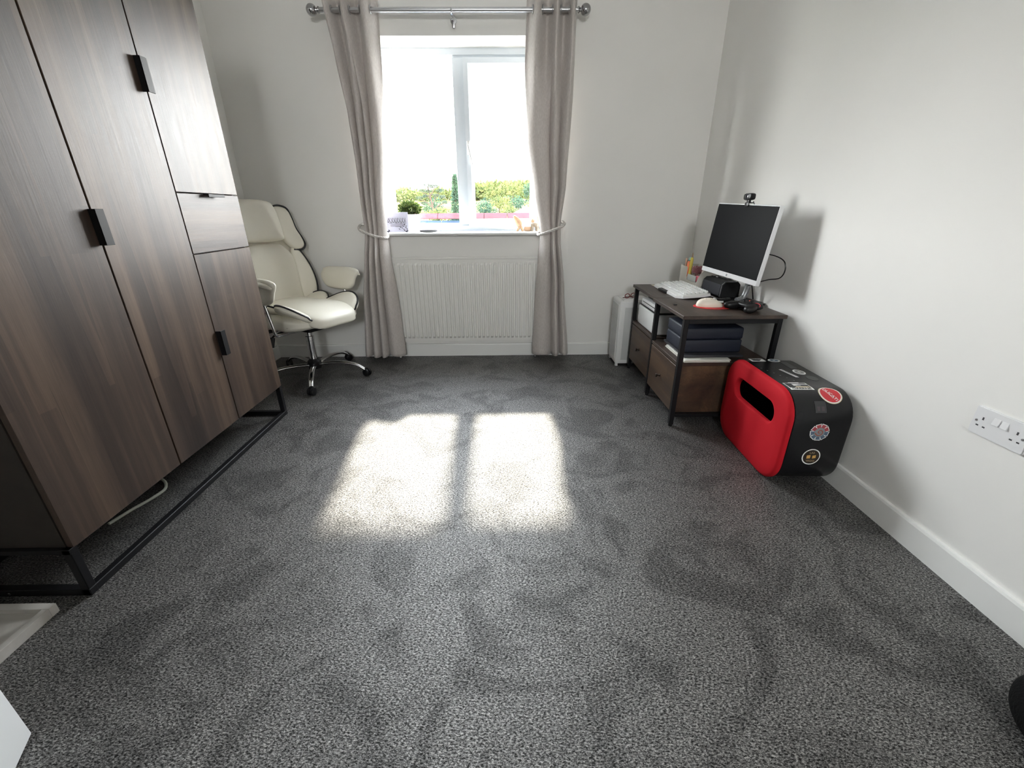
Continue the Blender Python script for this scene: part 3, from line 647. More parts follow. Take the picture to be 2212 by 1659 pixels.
# monitor, stand, webcam ------------------------------------------
mo = thing('monitor', 'white framed flat screen monitor with dark screen on the drawer tables', 'monitor', (1.236, 2.337, TOPZ), math.radians(7.2))
MT = Matrix.Translation((-.022, 0, .323)) @ Matrix.Rotation(math.radians(2.2), 4, 'X') @ Matrix.Rotation(math.radians(5.2), 4, 'Y')       # local: screen faces -x
MW, MH = .490, .370
def mplace(o): o.matrix_local = MT; return o
bm = B(); bx(bm, 0, .022, -MW / 2, MW / 2, -MH / 2, MH / 2, .003); bx(bm, .022, .045, -.13, .13, -.10, .10, .008)
hs = mplace(obj('housing', bm, mat('silver_white_plastic', (.76, .77, .78), .35), mo))
bm = B(); bx(bm, -.0012, .0002, -MW / 2 + .005, MW / 2 - .005, -MH / 2 + .026, MH / 2 - .005)
mplace(obj('screen', bm, mat('dark_screen', (.0055, .006, .007), .5, spec=.045), mo, smooth=False))
bm = B(); lathe(bm, [(.006, -.0012), (.006, .0002)], 20, (0, 0, -MH / 2 + .013), 'X')
lg_ = mplace(obj('logo_disc', bm, mat('grey_print', (.25, .26, .28), .4), mo))
bm = B(); bx(bm, .045, .075, -.045, .045, -.05, .05, .006); mplace(obj('bracket_plate', bm, PLAST, mo))
bm = B(); tube(bm, sm([(.068, 0, .34), (.085, 0, .22), (.098, 0, .10), (.085, 0, .03), (.045, -.0, .012)], 6), .015, 12); obj('stand_neck', bm, mat('stand_grey', (.28, .29, .30), .35, .6), mo)
bm = B(); prism(bm, rrect(.075, .105, .03, 6), lambda a, b: Vector((a + .085, b, 0)), lambda a, b: Vector((a + .085, b, .010))); obj('stand_base', bm, PLAST, mo)
bm = B()
tube(bm, sm([(.050, -.10, .275), (.060, -.20, .27), (.07, -.258, .25), (.075, -.272, .21), (.07, -.255, .170), (.065, -.18, .15), (.08, -.06, .11), (.092, -.005, .09)], 6), .0028, 6)
tube(bm, sm([(.05, -.05, .27), (.055, -.03, .20), (.06, -.08, .11), (.10, -.06, .03)], 6), .0032, 6)
tube(bm, sm([(.05, .04, .27), (.06, .02, .19), (.06, .06, .135), (.04, .20, .125)], 6), .003, 6)
obj('power_cable', bm, PLAST, mo)
wc = thing('webcam', 'small black webcam clipped on top of the monitor', 'webcam', (1.236, 2.325, 1.122), math.radians(7))
bm = B(); pillow(bm, (0, 0, .034), (.014, .036, .0165), 4, 5); obj('webcam_body', bm, PLAST, wc)
bm = B(); lathe(bm, [(.011, -.012), (.011, -.016), (.007, -.0165)], 16, (0, 0, .034), 'X'); obj('lens', bm, mat('lens_glass', (.02, .02, .03), .08), wc)
bm = B(); bx(bm, -.008, .020, -.016, .016, .003, .008, .002); bx(bm, -.006, .006, -.010, .010, .006, .022, .002); bx(bm, -.010, -.006, -.014, .014, -.012, .006, .001); tube(bm, [(.012, -.02, .012), (.012, -.032, -.004)], .002, 6); obj('clip', bm, PLAST, wc)

# keyboard ---------------------------------------------------------
kb = thing('keyboard', 'white gaming keyboard with white keys and dark palm notch on the table', 'keyboard', (1.08, 2.665, TOPZ + .0085))
kb.rotation_euler = (0, math.radians(-4.5), 0)
bm = B(); o_ = [(-.090, -.190), (-.090, -.045), (-.072, -.035), (-.072, .085), (-.090, .095), (-.085, .210), (-.045, .228), (.10, .228), (.112, .215), (.112, -.150), (.105, -.215), (.06, -.232), (-.06, -.228)]
prism(bm, o_, lambda a, b: Vector((a, b, 0)), lambda a, b: Vector((a * .985, b * .985, .018))); bmesh.ops.bevel(bm, geom=[e for e in bm.edges if abs(e.verts[0].co.z - e.verts[1].co.z) < .001 and e.verts[0].co.z > .01], offset=.004, segments=2, affect='EDGES')
obj('keyboard_body', bm, WPLAST, kb)
bm = B(); bx(bm, -.098, -.066, -.040, .092, 0.0005, .013, .003); obj('palm_notch', bm, PLAST, kb)
bm = B(); bx(bm, -.052, .098, -.205, .205, .0175, .0195, .001); obj('key_deck', bm, GPLAST, kb)
bm = B(); bx(bm, .088, .1085, -.218, -.200, .0178, .0192, .001); obj('badge', bm, PLAST, kb)
bm = B(); prism(bm, rrect(.0084, .0105, .002, 2), lambda a, b: Vector((a, b, .0185)), lambda a, b: Vector((a * .8, b * .82, .0285))); k0 = obj('key', bm, WPLAST, kb)
first = True; KP = .02415
for r in range(6):
    for c in range(17 if r < 5 else 15):
        if first: k = k0; first = False
        else: k = k0.copy(); col.objects.link(k); k.parent = kb
        k.location = (-.040 + r * .0245 + (.004 if r == 5 else 0), -.195 + c * (KP if r < 5 else KP * 16 / 14), 0)
# mouse mat, mouse -------------------------------------------------
mm = B(); prism(mm, [(p.x, p.y) for p in sm([(-.10, .01, 0), (-.05, .06, 0), (.02, .072, 0), (.08, .05, 0), (.105, -.015, 0), (.06, -.062, 0), (-.02, -.075, 0), (-.08, -.05, 0)], 5, True)], lambda a, b: Vector((a, b, 0)), lambda a, b: Vector((a, b, .003)))
tag(obj('mouse_mat', mm, mat('red_mat', (.62, .03, .035), .6), None, (1.105, 2.245, TOPZ + .0003)), 'small red mouse mat under the cream mouse', 'mouse mat')
ms = thing('mouse', 'cream computer mouse with dotted speckles on the red mat', 'mouse', (1.085, 2.238, TOPZ + .0035), math.radians(-12))
def mfn(x, y, z):
    zz = max(0, z); return Vector((x, y * (1 - .28 * sstep(0, .07, x)), zz * (1 - .45 * sstep(0, .075, x))))
bm = B(); pillow(bm, (0, 0, 0), (.068, .036, .043), 2.6, 10, mfn); obj('mouse_shell', bm, mat('cream_plastic', (.82, .74, .64), .4), ms)
bm = B(); rnd = random.Random(4)
for i in range(46):
    a, b = rnd.uniform(-.055, .01), rnd.uniform(-.024, .024); d = (abs(a / .068) ** 2.6 + abs(b / .036) ** 2.6)
    if d > .8: continue
    z = .043 * (1 - d) ** (1 / 2.6) * (1 - .45 * sstep(0, .075, a)); lathe(bm, [(.0009, z - .001), (.0009, z + .0004)], 6, (a, b, 0))
obj('speckle_print', bm, mat('speckle_brown', (.35, .24, .18), .5), ms)
bm = B(); bx(bm, .030, .066, -.0012, .0012, .020, .0295, .0005); obj('button_split', bm, GPLAST, ms)
tag(obj('mouse_cable', (lambda b_: (tube(b_, sm([(1.152, 2.226, .625), (1.18, 2.235, .6185), (1.215, 2.25, .618), (1.25, 2.27, .618), (1.262, 2.31, .618), (1.215, 2.42, .618), (1.21, 2.46, .618)], 6), .0018, 6), b_)[1])(B()), mat('pale_cord', (.7, .68, .62), .5)), 'thin pale cord curling from the mouse across the table top', 'cable')
# speaker ----------------------------------------------------------
sp_ = thing('speaker', 'long black desktop speaker bar behind the keyboard under the monitor', 'speaker', (1.300, 2.578, TOPZ))
bm = B(); pf = [(-.050, .0), (-.062, .012), (-.056, .078), (-.040, .094), (.030, .096), (.045, .080), (.045, 0)]
prism(bm, pf, lambda a, b: Vector((a, -.132, b)), lambda a, b: Vector((a, .122, b))); obj('speaker_body', bm, PLASTM, sp_)
bm = B(); prism(bm, [(-.0645, .014), (-.059, .078), (-.057, .078), (-.0625, .014)], lambda a, b: Vector((a, -.115, b)), lambda a, b: Vector((a, .115, b))); obj('speaker_grille', bm, mat('speaker_cloth', (.012, .013, .02), .7), sp_)
bm = B(); pf2 = [(x * 1.03, z * 1.02) for x, z in pf]; prism(bm, pf2, lambda a, b: Vector((a, -.125, b)), lambda a, b: Vector((a, -.119, b))); obj('end_trim', bm, mat('grey_trim', (.16, .16, .17), .3), sp_)
bm = B(); tube(bm, sm([(-.02, .10, .099), (-.01, .03, .100), (0, -.03, .100), (.03, -.09, .105)], 6), .0028, 6); o = obj('audio_cable', bm, PLAST, None, (1.300, 2.575, TOPZ)); tag(o, 'black audio lead with silver plug lying on top of the speaker bar', 'cable')
bm = B(); lathe(bm, [(.004, -.012), (.0045, .012)], 10, (-.012, .045, .1005), 'Y'); obj('plug', bm, SATIN, o)
pts = []
bm = B()
for i in range(34):
    y = 2.455 + i * .0070; tube(bm, [(1.222 + .0015 * (i % 2), y, TOPZ + .0028), (1.222 + .0015 * ((i + 1) % 2), y + .0070, TOPZ + .0028)], .0026, 5)
tag(obj('braided_cable', bm, mat('braided_white', (.68, .68, .66), .6)), 'white braided cable lying along the foot of the speaker bar', 'cable')
# game controller --------------------------------------------------
gc_ = thing('game_controller', 'black game controller with a red ring and orange light on the table', 'game controller', (1.250, 2.155, TOPZ), math.radians(20))
bm = B()
pillow(bm, (0, .0, .024), (.045, .070, .018), 3, 8); pillow(bm, (-.045, -.048, .020), (.052, .024, .021), 2.4, 8, lambda x, y, z: Vector((x, y + .25 * (x + .03), z))); pillow(bm, (-.045, .048, .020), (.052, .024, .021), 2.4, 8, lambda x, y, z: Vector((x, y - .25 * (x + .03), z)))
obj('controller_body', bm, PLAST, gc_)
bm = B(); tube(bm, [Vector((-.012 + .012 * math.sin(t), -.046 + .027 * math.cos(t), .030 + .012 * math.sin(t))) for t in [PI * k / 14 for k in range(15)]], .0016, 6); obj('red_ring', bm, mat('red_plastic', (.65, .05, .07), .4), gc_)
bm = B(); lathe(bm, [(.008, .038), (.008, .0435), (.006, .0445)], 14, (.022, .012, 0)); obj('light_button', bm, mat('orange_red', (.85, .16, .08), .4), gc_)
for s in (-1, 1):
    bm = B(); lathe(bm, [(.004, .035), (.004, .046), (.0085, .048), (.0085, .052), (.004, .053)], 16, (-.012, s * .022, 0)); obj('thumb_stick', bm, PLAST, gc_)
tor = thing('torch', 'black torch with a bright silver tip beside the game controller', 'torch', (1.190, 2.325, TOPZ), math.radians(200))
bm = B(); lathe(bm, [(.010, -.055), (.013, -.052), (.013, .02), (.016, .03), (.016, .048)], 18, (0, 0, .0165), 'X'); obj('torch_barrel', bm, PLAST, tor)
bm = B(); lathe(bm, [(.0163, .048), (.0155, .056), (.008, .060)], 18, (0, 0, .0165), 'X'); obj('silver_tip', bm, CHROME, tor)
# sheet ------------------------------------------------------------
tag(boxo('paper_sheet', mat('cream_paper', (.72, .68, .58), .7), None, 1.0, 1.17, 2.80, 2.965, TOPZ + .0003, TOPZ + .0016), 'cream sheet of paper under the far end of the keyboard', 'paper')
tag(boxo('usb_stick', PLAST, None, .912, .930, 2.285, 2.300, TOPZ, TOPZ + .004, .001), 'tiny black tab lying near the front edge of the nearer table top', 'usb stick')
# desk organiser ---------------------------------------------------
OG = thing('desk_organiser', 'cream stepped desk organiser full of pens at the table corner', 'desk organiser', (1.205, 2.715, TOPZ))
OM = mat('organiser_cream', (.66, .63, .57), .45); t3 = .003; Ly = .275
bm = B()
side = [(0, 0), (0, .045), (.008, .075), (.022, .105), (.045, .128), (.075, .135), (.12, .135), (.12, 0)]
for y in (0, .165): prism(bm, side, lambda a, b, y=y: Vector((a, y, b)), lambda a, b, y=y: Vector((a, y + t3, b)))
bx(bm, 0, .12, Ly - t3, Ly, 0, .135); bx(bm, 0, .12, t3, Ly - t3, 0, t3); bx(bm, .117, .12, t3, Ly - t3, t3, .135)
bx(bm, 0, t3, .168, Ly - t3, t3, .130); bx(bm, 0, t3, t3, .165, t3, .048); bx(bm, .045, .048, t3, .165, t3, .085); bx(bm, .06, .063, .168, Ly - t3, t3, .13)
obj('organiser_body', bm, OM, OG, smooth=False)
bm = B(); bx(bm, .001, .0025, .02, .15, .052, .088); bx(bm, .0025, .044, .02, .15, .0485, .052); obj('clear_tray', bm, mat('frosted_tray', (.50, .52, .50), .25), OG, smooth=False)
pens = [('marker_pen', (.80, .52, .38), .0058, .178, (1.232, 2.955), .10, -.10, 'peach coloured pen at the left of the desk organiser'),
        ('marker_pen', (.02, .02, .03), .006, .165, (1.222, 2.938), .00, .05, 'black marker pen between the peach pen and the mint highlighter'),
        ('highlighter', (.40, .70, .62), .009, .182, (1.228, 2.920), .02, .02, 'mint green highlighter standing upright in the desk organiser'),
        ('scissors', (.02, .06, .20), .007, .165, (1.235, 2.900), .03, -.06, 'navy blue handled scissors standing in the desk organiser'),
        ('highlighter', (.90, .26, .12), .009, .160, (1.216, 2.897), .0, .0, 'short orange highlighter in front of the navy scissors'),
        ('highlighter', (.80, .66, .12), .0088, .186, (1.222, 2.880), .02, .02, 'tall yellow highlighter with a bright yellow cap in the organiser'),
        ('pencil', (.42, .30, .18), .0035, .215, (1.245, 2.880), .04, -.10, 'thin brown stick rising above the yellow highlighter')]
for nm, c, r, L_, (x, y), tx, ty, lab in pens:
    t = thing(nm, lab, 'pen' if nm != 'scissors' else 'scissors', (x, y, TOPZ + .004), 0, 'pens in the desk organiser'); t.rotation_euler = (tx, ty, 0)
    pm = mat('pen_%s_%d' % (nm, int(c[0] * 100)), c, .4)
    bm = B()
    if nm == 'scissors':
        bx(bm, -.001, .001, -.006, .006, .01, .11, .0005)
        for s in (-1, 1): tube(bm, [Vector((0, s * .009 + .008 * math.cos(a), .145 + .017 * math.sin(a))) for a in [2 * PI * k / 16 for k in range(16)]], .0042, 8, closed=True)
        obj('scissor_handles', bm, pm, t)
    else:
        lathe(bm, [(r * .8, 0), (r, .006), (r, L_ * .68)], 14); obj('barrel', bm, pm, t)
        bm = B(); lathe(bm, [(r * 1.12, L_ * .66), (r * 1.12, L_ * .94), (r * .8, L_)], 14); obj('cap', bm, pm if nm != 'pencil' else pm, t)
bm = B()
for k in range(3):
    c = Vector((1.252, 2.835, TOPZ + .103 + .012 * k)); tube(bm, [c + Vector((.022 * math.cos(a) + .004 * math.sin(5 * a), .024 * math.sin(a), .006 * math.sin(4 * a + k))) for a in [2 * PI * q / 28 for q in range(28)]], .0085, 8, closed=True)
bx(bm, 1.245, 1.262, 2.826, 2.842, TOPZ + .004, TOPZ + .108, .002)
tag(obj('hair_scrunchie', bm, mat('mauve_velvet', (.33, .12, .14), .8, sheen=.5)), 'mauve velvet hair scrunchie heaped in the desk organiser', 'scrunchie')
bm = B(); lathe(bm, [(.0125, 0), (.0125, .0), (.015, .034), (.014, .036)], 18, (1.225, 2.745, TOPZ + .053)); tag(obj('plastic_cup', bm, mat('pink_plastic', (.72, .17, .23), .35)), 'small pink plastic pot in the front tray of the desk organiser', 'pot')
bm = B(); lathe(bm, [(.012, -.018), (.019, -.018), (.019, .018), (.012, .018)], 20, (0, 0, 0), 'Y'); o = obj('tape_roll', bm, mat('pale_pink_roll', (.74, .62, .58), .5), None, (1.275, 2.755, TOPZ + .106), (.3, 0, .5)); tag(o, 'pale pink roll resting in the near end of the desk organiser', 'tape roll')
pb = thing('phone_box', 'white upright box with a dark picture window behind the desk organiser', 'box', (1.335, 2.735, TOPZ), math.radians(8))
bm = B(); bx(bm, 0, .036, -.045, .045, 0, .190, .001); obj('carton', bm, WPLAST, pb, smooth=False)
bm = B(); bx(bm, -.0006, .0002, -.002, .034, .10, .178); bx(bm, .012, .020, -.0456, -.0448, .15, .17); obj('printed_picture', bm, mat('dark_print', (.10, .095, .09), .4), pb, smooth=False)

# air purifier -----------------------------------------------------
AP = thing('air_purifier', 'white box-shaped air purifier with slatted side by the back wall', 'air purifier', (.812, 3.005, 0))
bm = B(); bx(bm, 0, .235, 0, .215, .018, .492, .012, 3); obj('casing', bm, WPLAST, AP)
bm = B(); bx(bm, -.004, .002, .018, .198, .045, .470, .003); gp = obj('side_grille', bm, WPLAST, AP)
bm = B()
for i in range(44):
    z = .055 + i * .0093; bx(bm, -.0055, -.0035, .026, .190, z, z + .0040)
obj('slats', bm, GPLAST, gp, smooth=False)
bm = B(); bx(bm, .04, .20, -.0008, .001, .05, .445, .0004); obj('front_panel', bm, GPLAST, AP)
bm = B(); bx(bm, .03, .215, .02, .195, .4915, .497, .002); obj('top_plate', bm, WPLAST, AP)
for x, y in ((.004, .004), (.211, .004), (.004, .191), (.211, .191)): boxo('foot', WPLAST, AP, x, x + .02, y, y + .02, 0, .02, .002)
gl = thing('glasses', 'folded dark red framed glasses on top of the air purifier', 'glasses', (.905, 3.10, .4975), math.radians(25))
bm = B()
for s in (-1, 1): tube(bm, [Vector((s * .027 + .021 * math.cos(a), 0, .018 + .015 * math.sin(a))) for a in [2 * PI * k / 20 for k in range(20)]], .0028, 6, closed=True)
tube(bm, [(-.006, 0, .02), (.006, 0, .02)], .002, 6); obj('glasses_frame', bm, mat('dark_red_frame', (.22, .03, .03), .3), gl)
bm = B(); tube(bm, [(-.047, .002, .024), (-.04, .008, .010), (.03, .012, .004), (.05, .012, .003)], .0022, 6); tube(bm, [(.047, .002, .024), (.04, .014, .010), (-.03, .02, .004), (-.05, .02, .003)], .0022, 6); obj('temple_arms', bm, mat('dark_arm', (.06, .02, .02), .3), gl)

# ================================================================ RED AND BLACK CASE
CX0, CX1, CY0, CY1, CZ0, CZ1, CR = 1.150, 1.383, 1.484, 2.022, .004, .418, .112
SC = thing('storage_case', 'rounded black case with red front, handle slot and stickers, by the right wall', 'case', (1.15, 1.7635, 0), math.radians(-2.0))
def loc(x, y, z): return Vector((x - 1.15, y - 1.7635, z))
def rloop(y0, y1, z0, z1, r, N=96):
    """rounded rectangle in y,z sampled evenly by angle-ordered arc length, starting at +y centre"""
    o = rrect((y1 - y0) / 2, (z1 - z0) / 2, r, 10, (y0 + y1) / 2, (z0 + z1) / 2); n = len(o)
    seg = [math.dist(o[i], o[(i + 1) % n]) for i in range(n)]; tot = sum(seg)
    st = seg[-1] - ((o[0][1] - (z0 + z1) / 2)) ; out = []
    for k in range(N):
        t = (k / N * tot - (o[0][1] - (z0 + z1) / 2)) % tot; i = 0
        while t > seg[i]: t -= seg[i]; i = (i + 1) % n
        a, b = o[i], o[(i + 1) % n]; f = t / seg[i] if seg[i] else 0
        out.append((a[0] + (b[0] - a[0]) * f, a[1] + (b[1] - a[1]) * f))
    return out
def skin_loops(bm, loops):
    V = [[bm.verts.new(loc(x, a, b)) for a, b in L] for x, L in loops]
    for A_, B_ in zip(V, V[1:]):
        n = len(A_)
        for k in range(n): bm.faces.new((A_[k], A_[(k + 1) % n], B_[(k + 1) % n], B_[k]))
    return V
O = lambda i, r=CR: rloop(CY0 + i, CY1 - i, CZ0 + i, CZ1 - i, max(.02, r - i))
CASE = mat('black_case_shell', (.008, .008, .009), .27, spec=.32, noise=(9, .3)); REDF = mat('red_felt', (.50, .011, .020), .75, spec=.15, bump=(900, .25, .0005))
bm = B(); V = skin_loops(bm, [(CX0 + .004, O(.012)), (CX0 + .001, O(.003)), (CX0 + .004, O(0)), (CX1 - .012, O(0)), (CX1 - .003, O(.004)), (CX1, O(.014))]); bm.faces.new(V[-1])
V2 = skin_loops(bm, [(CX0 + .004, O(.012)), (CX1 - .012, O(.014))]); bm.faces.new(V2[-1]); obj('case_shell', bm, CASE, SC)
SY0, SY1, SZ0, SZ1 = 1.585, 1.920, .243, .338
S = lambda i: rloop(SY0 - i, SY1 + i, SZ0 - i, SZ1 + i, .0474 + i)
e_ = -.012
bm = B(); V = skin_loops(bm, [(1.148, S(0)), (1.133, S(0)), (1.1265, S(.005)), (1.1245, S(.013)), (1.1235, rloop(CY0 + .045, CY1 - .045, CZ0 + .045, CZ1 - .045, .07)), (1.1245, O(.010)), (1.129, O(.001)), (1.136, O(-.004)), (1.1465, O(-.004)), (1.149, O(.0)), (1.149, S(0))])
obj('red_front', bm, REDF, SC)
def surf(t, s, h=0.0):
    """t = world x, s = unrolled distance from the top/near-corner tangent towards the floor"""
    qa = CR * PI / 2
    if s < 0: return loc(t, CY0 + CR - s, CZ1 + h)
    if s < qa:
        a = s / CR; return loc(t, CY0 + CR - (CR + h) * math.sin(a), CZ1 - CR + (CR + h) * math.cos(a))
    return loc(t, CY0 - h, CZ1 - CR - (s - qa))
def disc(bm, t, s, r, h, r0=0, rs=1.0, n=32):
    rings = [[bm.verts.new(surf(t + q * math.cos(a), s + q * rs * math.sin(a), h)) for a in [2 * PI * k / n for k in range(n)]] for q in [max(r0, .0005) + (r - max(r0, .0005)) * j / 5 for j in range(6)]]
    for A_, B_ in zip(rings, rings[1:]):
        for k in range(n): bm.faces.new((A_[k], A_[(k + 1) % n], B_[(k + 1) % n], B_[k]))
def patch(bm, poly, h, t, s):
    """quad patch poly (4 corner tuples) subdivided and mapped on the case"""
    (a, b, c, d) = poly; n = 6; g = []
    for i in range(n + 1):
        row = []
        for j in range(n + 1):
            u, v = i / n, j / n; p = [(1 - u) * (1 - v) * a[k] + u * (1 - v) * b[k] + u * v * c[k] + (1 - u) * v * d[k] for k in (0, 1)]
            row.append(bm.verts.new(surf(t + p[0], s + p[1], h)))
        g.append(row)
    for i in range(n):
        for j in range(n): bm.faces.new((g[i][j], g[i + 1][j], g[i + 1][j + 1], g[i][j + 1]))
SW = mat('sticker_white', (.80, .80, .78), .4); SR = mat('sticker_red', (.62, .03, .04), .4); SK = mat('sticker_black', (.015, .015, .018), .4)
SG = mat('sticker_gold', (.62, .36, .10), .4); SB = mat('sticker_blue', (.08, .12, .18), .4); SGY = mat('sticker_grey', (.028, .028, .030), .35); SC2 = mat('sticker_cream', (.72, .62, .42), .4)
def part(nm, m, parent, f, label=None):
    bm = B(); f(bm); o = obj(nm, bm, m, parent, smooth=True, fix=True)
    if label: o['label'] = label
    return o
# round red sticker
t0, s0 = 1.307, .052
st = part('sticker', SC2, SC, lambda b: disc(b, t0, s0, .0440, .0004), 'round red sticker with white slanted lettering')
part('white_border', SW, st, lambda b: disc(b, t0, s0, .0415, .0008)); part('red_disc', SR, st, lambda b: disc(b, t0, s0, .0375, .0012))
dx_, dy_ = .45, .89
part('lettering', SW, st, lambda b: (add_text(b, 'DUCATI', .0185, lambda a, c: surf(t0 + a * dx_ + c * dy_, s0 + a * dy_ - c * dx_, .0017), .0004), patch(b, [(-.010 - .012, -.030 + .004), (.010 - .012, .020), (.0115 - .012, .0195), (-.0085 - .012, -.0305 + .004)], .0017, t0 + .003, s0)))
# rectangular white-edged sticker
t1, s1 = 1.212, -.012
def R4(x0, x1, y0, y1): return [(x0, y0), (x1, y0), (x1, y1), (x0, y1)]
st = part('sticker', SW, SC, lambda b: (patch(b, R4(-.047, .047, -.030, .038), .0004, t1, s1), patch(b, R4(-.022, .022, -.034, -.030), .0004, t1, s1)), 'rectangular black and white emblem sticker')
part('black_emblem', SK, st, lambda b: (patch(b, R4(-.043, .043, -.026, .020), .0008, t1, s1)))
part('white_emblem', SW, st, lambda b: (patch(b, R4(-.018, .012, -.017, .003), .0012, t1, s1), patch(b, R4(.012, .043, -.014, -.009), .0012, t1, s1)))
part('black_bar', SK, st, lambda b: patch(b, [(-.006, -.008), (.043, -.008), (.043, -.002), (.002, -.002)], .0016, t1, s1))
part('gold_bar', SC2, st, lambda b: patch(b, [(-.012, .009), (.034, .009), (.043, .019), (-.022, .019)], .0012, t1, s1))
part('lettering', SK, st, lambda b: add_text(b, 'GAERNE', .0165, lambda a, c: surf(t1 + a, s1 + .029 - c, .0016), .0003, 1.25))
# dark square
st = part('sticker', SGY, SC, lambda b: patch(b, R4(-.022, .022, -.024, .024), .0004, 1.252, .108), 'faint dark grey square sticker')
part('faint_print', mat('faint_print', (.06, .045, .05), .4), st, lambda b: (patch(b, R4(-.014, -.003, -.002, .016), .0008, 1.252, .108), patch(b, R4(.003, .015, -.002, .016), .0008, 1.252, .108)))
# flower sticker
t2, s2 = 1.262, .215
def petals(b, r0, r1, w0, w1, h, sel=None):
    for k in range(9):
        if sel and k not in sel: continue
        a = 2 * PI * k / 9 + .2; c, s = math.cos(a), math.sin(a)
        q = lambda r, w: (r * c - w * s, r * s + w * c)
        patch(b, [q(r0, -w0), q(r1, -w1), q(r1, w1), q(r0, w0)], h, t2, s2)
st = part('sticker', SW, SC, lambda b: (disc(b, t2, s2, .0235, .0004), petals(b, .010, .0375, .007, .0115, .0005)), 'flower shaped sticker with a spiral centre')
part('red_petals', mat('petal_red', (.35, .05, .06), .4), st, lambda b: petals(b, .012, .0345, .006, .0088, .0009, (5, 6, 7, 8)))
part('blue_petals', SB, st, lambda b: petals(b, .012, .0345, .006, .0088, .0009, (0, 1, 2, 3, 4)))
part('grey_centre', mat('petal_grey', (.22, .25, .27), .4), st, lambda b: disc(b, t2, s2, .0205, .0012))
def spiral(b, off, w):
    pts = [(.0018 * a * math.cos(a + off), .0018 * a * math.sin(a + off)) for a in [.3 + .25 * k for k in range(38)]]
    prev = None
    for (x, y), (x2, y2) in zip(pts, pts[1:]):
        d = Vector((x2 - x, y2 - y)).normalized(); nx, ny = -d.y * w, d.x * w
        cur = (b.verts.new(surf(t2 + x + nx, s2 + y + ny, .0016)), b.verts.new(surf(t2 + x - nx, s2 + y - ny, .0016)))
        if prev: b.faces.new((prev[0], cur[0], cur[1], prev[1]))
        prev = cur
part('spiral', mat('spiral_rust', (.30, .08, .05), .4), st, lambda b: spiral(b, 0, .0022))
# round dark sticker
t3_, s3 = 1.258, .330
st = part('sticker', SW, SC, lambda b: disc(b, t3_, s3, .0370, .0004), 'round white-edged dark sticker with two gold dice')
part('dark_disc', mat('deep_brown', (.020, .012, .008), .4), st, lambda b: disc(b, t3_, s3, .0325, .0008))
part('lettering', mat('dull_gold', (.35, .27, .16), .4), st, lambda b: (add_text(b, 'LAS', .013, lambda a, c: surf(t3_ + a, s3 - .019 - c, .0013), .0003), add_text(b, 'VEGAS', .012, lambda a, c: surf(t3_ + a, s3 + .019 - c, .0013), .0003)))
part('dice_print', SG, st, lambda b: (patch(b, [(-.019, -.007), (-.004, -.009), (-.003, .007), (-.018, .008)], .0013, t3_, s3), patch(b, [(.004, -.006), (.018, -.009), (.019, .005), (.005, .008)], .0013, t3_, s3)))
# top stickers
st = part('sticker', SW, SC, lambda b: patch(b, R4(-.040, .028, -.020, .020), .0004, 1.215, -.335), 'torn looking black and white sticker at the far end of the top')
part('black_print', SK, st, lambda b: (patch(b, [(-.030, -.014), (.020, -.010), (-.002, .014), (-.028, .010)], .0008, 1.215, -.335)))
st = part('sticker', SW, SC, lambda b: disc(b, 1.287, -.330, .028, .0004, rs=.8), 'round white sticker with dark print beside the torn one')
part('dark_print', SB, st, lambda b: disc(b, 1.287, -.330, .020, .0008, .007, .8))
st = part('sticker', mat('sticker_silver', (.55, .55, .54), .35), SC, lambda b: patch(b, [(-.022, -.052), (-.006, -.052), (.014, .048), (-.002, .048)], .0004, 1.262, -.155), 'slanted silver strip sticker')
part('dark_dashes', SGY, st, lambda b: [patch(b, [(-.016 + .0036 * k, -.042 + .010 * k), (-.006 + .0036 * k, -.042 + .010 * k), (-.005 + .0036 * k, -.038 + .010 * k), (-.015 + .0036 * k, -.038 + .010 * k)], .0008, 1.262, -.155) for k in range(8)])
st = part('sticker', SW, SC, lambda b: disc(b, 1.313, -.172, .024, .0004, rs=1.3), 'white rounded badge sticker near the wall')
part('grey_print', mat('badge_grey', (.28, .28, .26), .4), st, lambda b: disc(b, 1.313, -.172, .018, .0008, .006, 1.3))
part('sticker', mat('worn_grey', (.04, .042, .04), .35), SC, lambda b: disc(b, 1.325, -.098, .022, .0004, rs=1.3), 'faint worn oval mark')
part('sticker', mat('worn_grey2', (.055, .056, .055), .4), SC, lambda b: patch(b, R4(-.016, .016, -.05, .04), .0004, 1.318, -.255), 'faint worn oblong mark')
part('scratch_marks', mat('worn_grey3', (.16, .16, .155), .4), SC, lambda b: [disc(b, 1.17 + .012 * k, -.22 + .030 * k, .0035, .0004, rs=1.2, n=10) for k in range(6)])

# ================================================================ SOCKET on the right wall
SO = thing('wall_socket', 'white double power socket with two rocker switches on the right wall', 'wall socket', (XR, 1.042, .517))
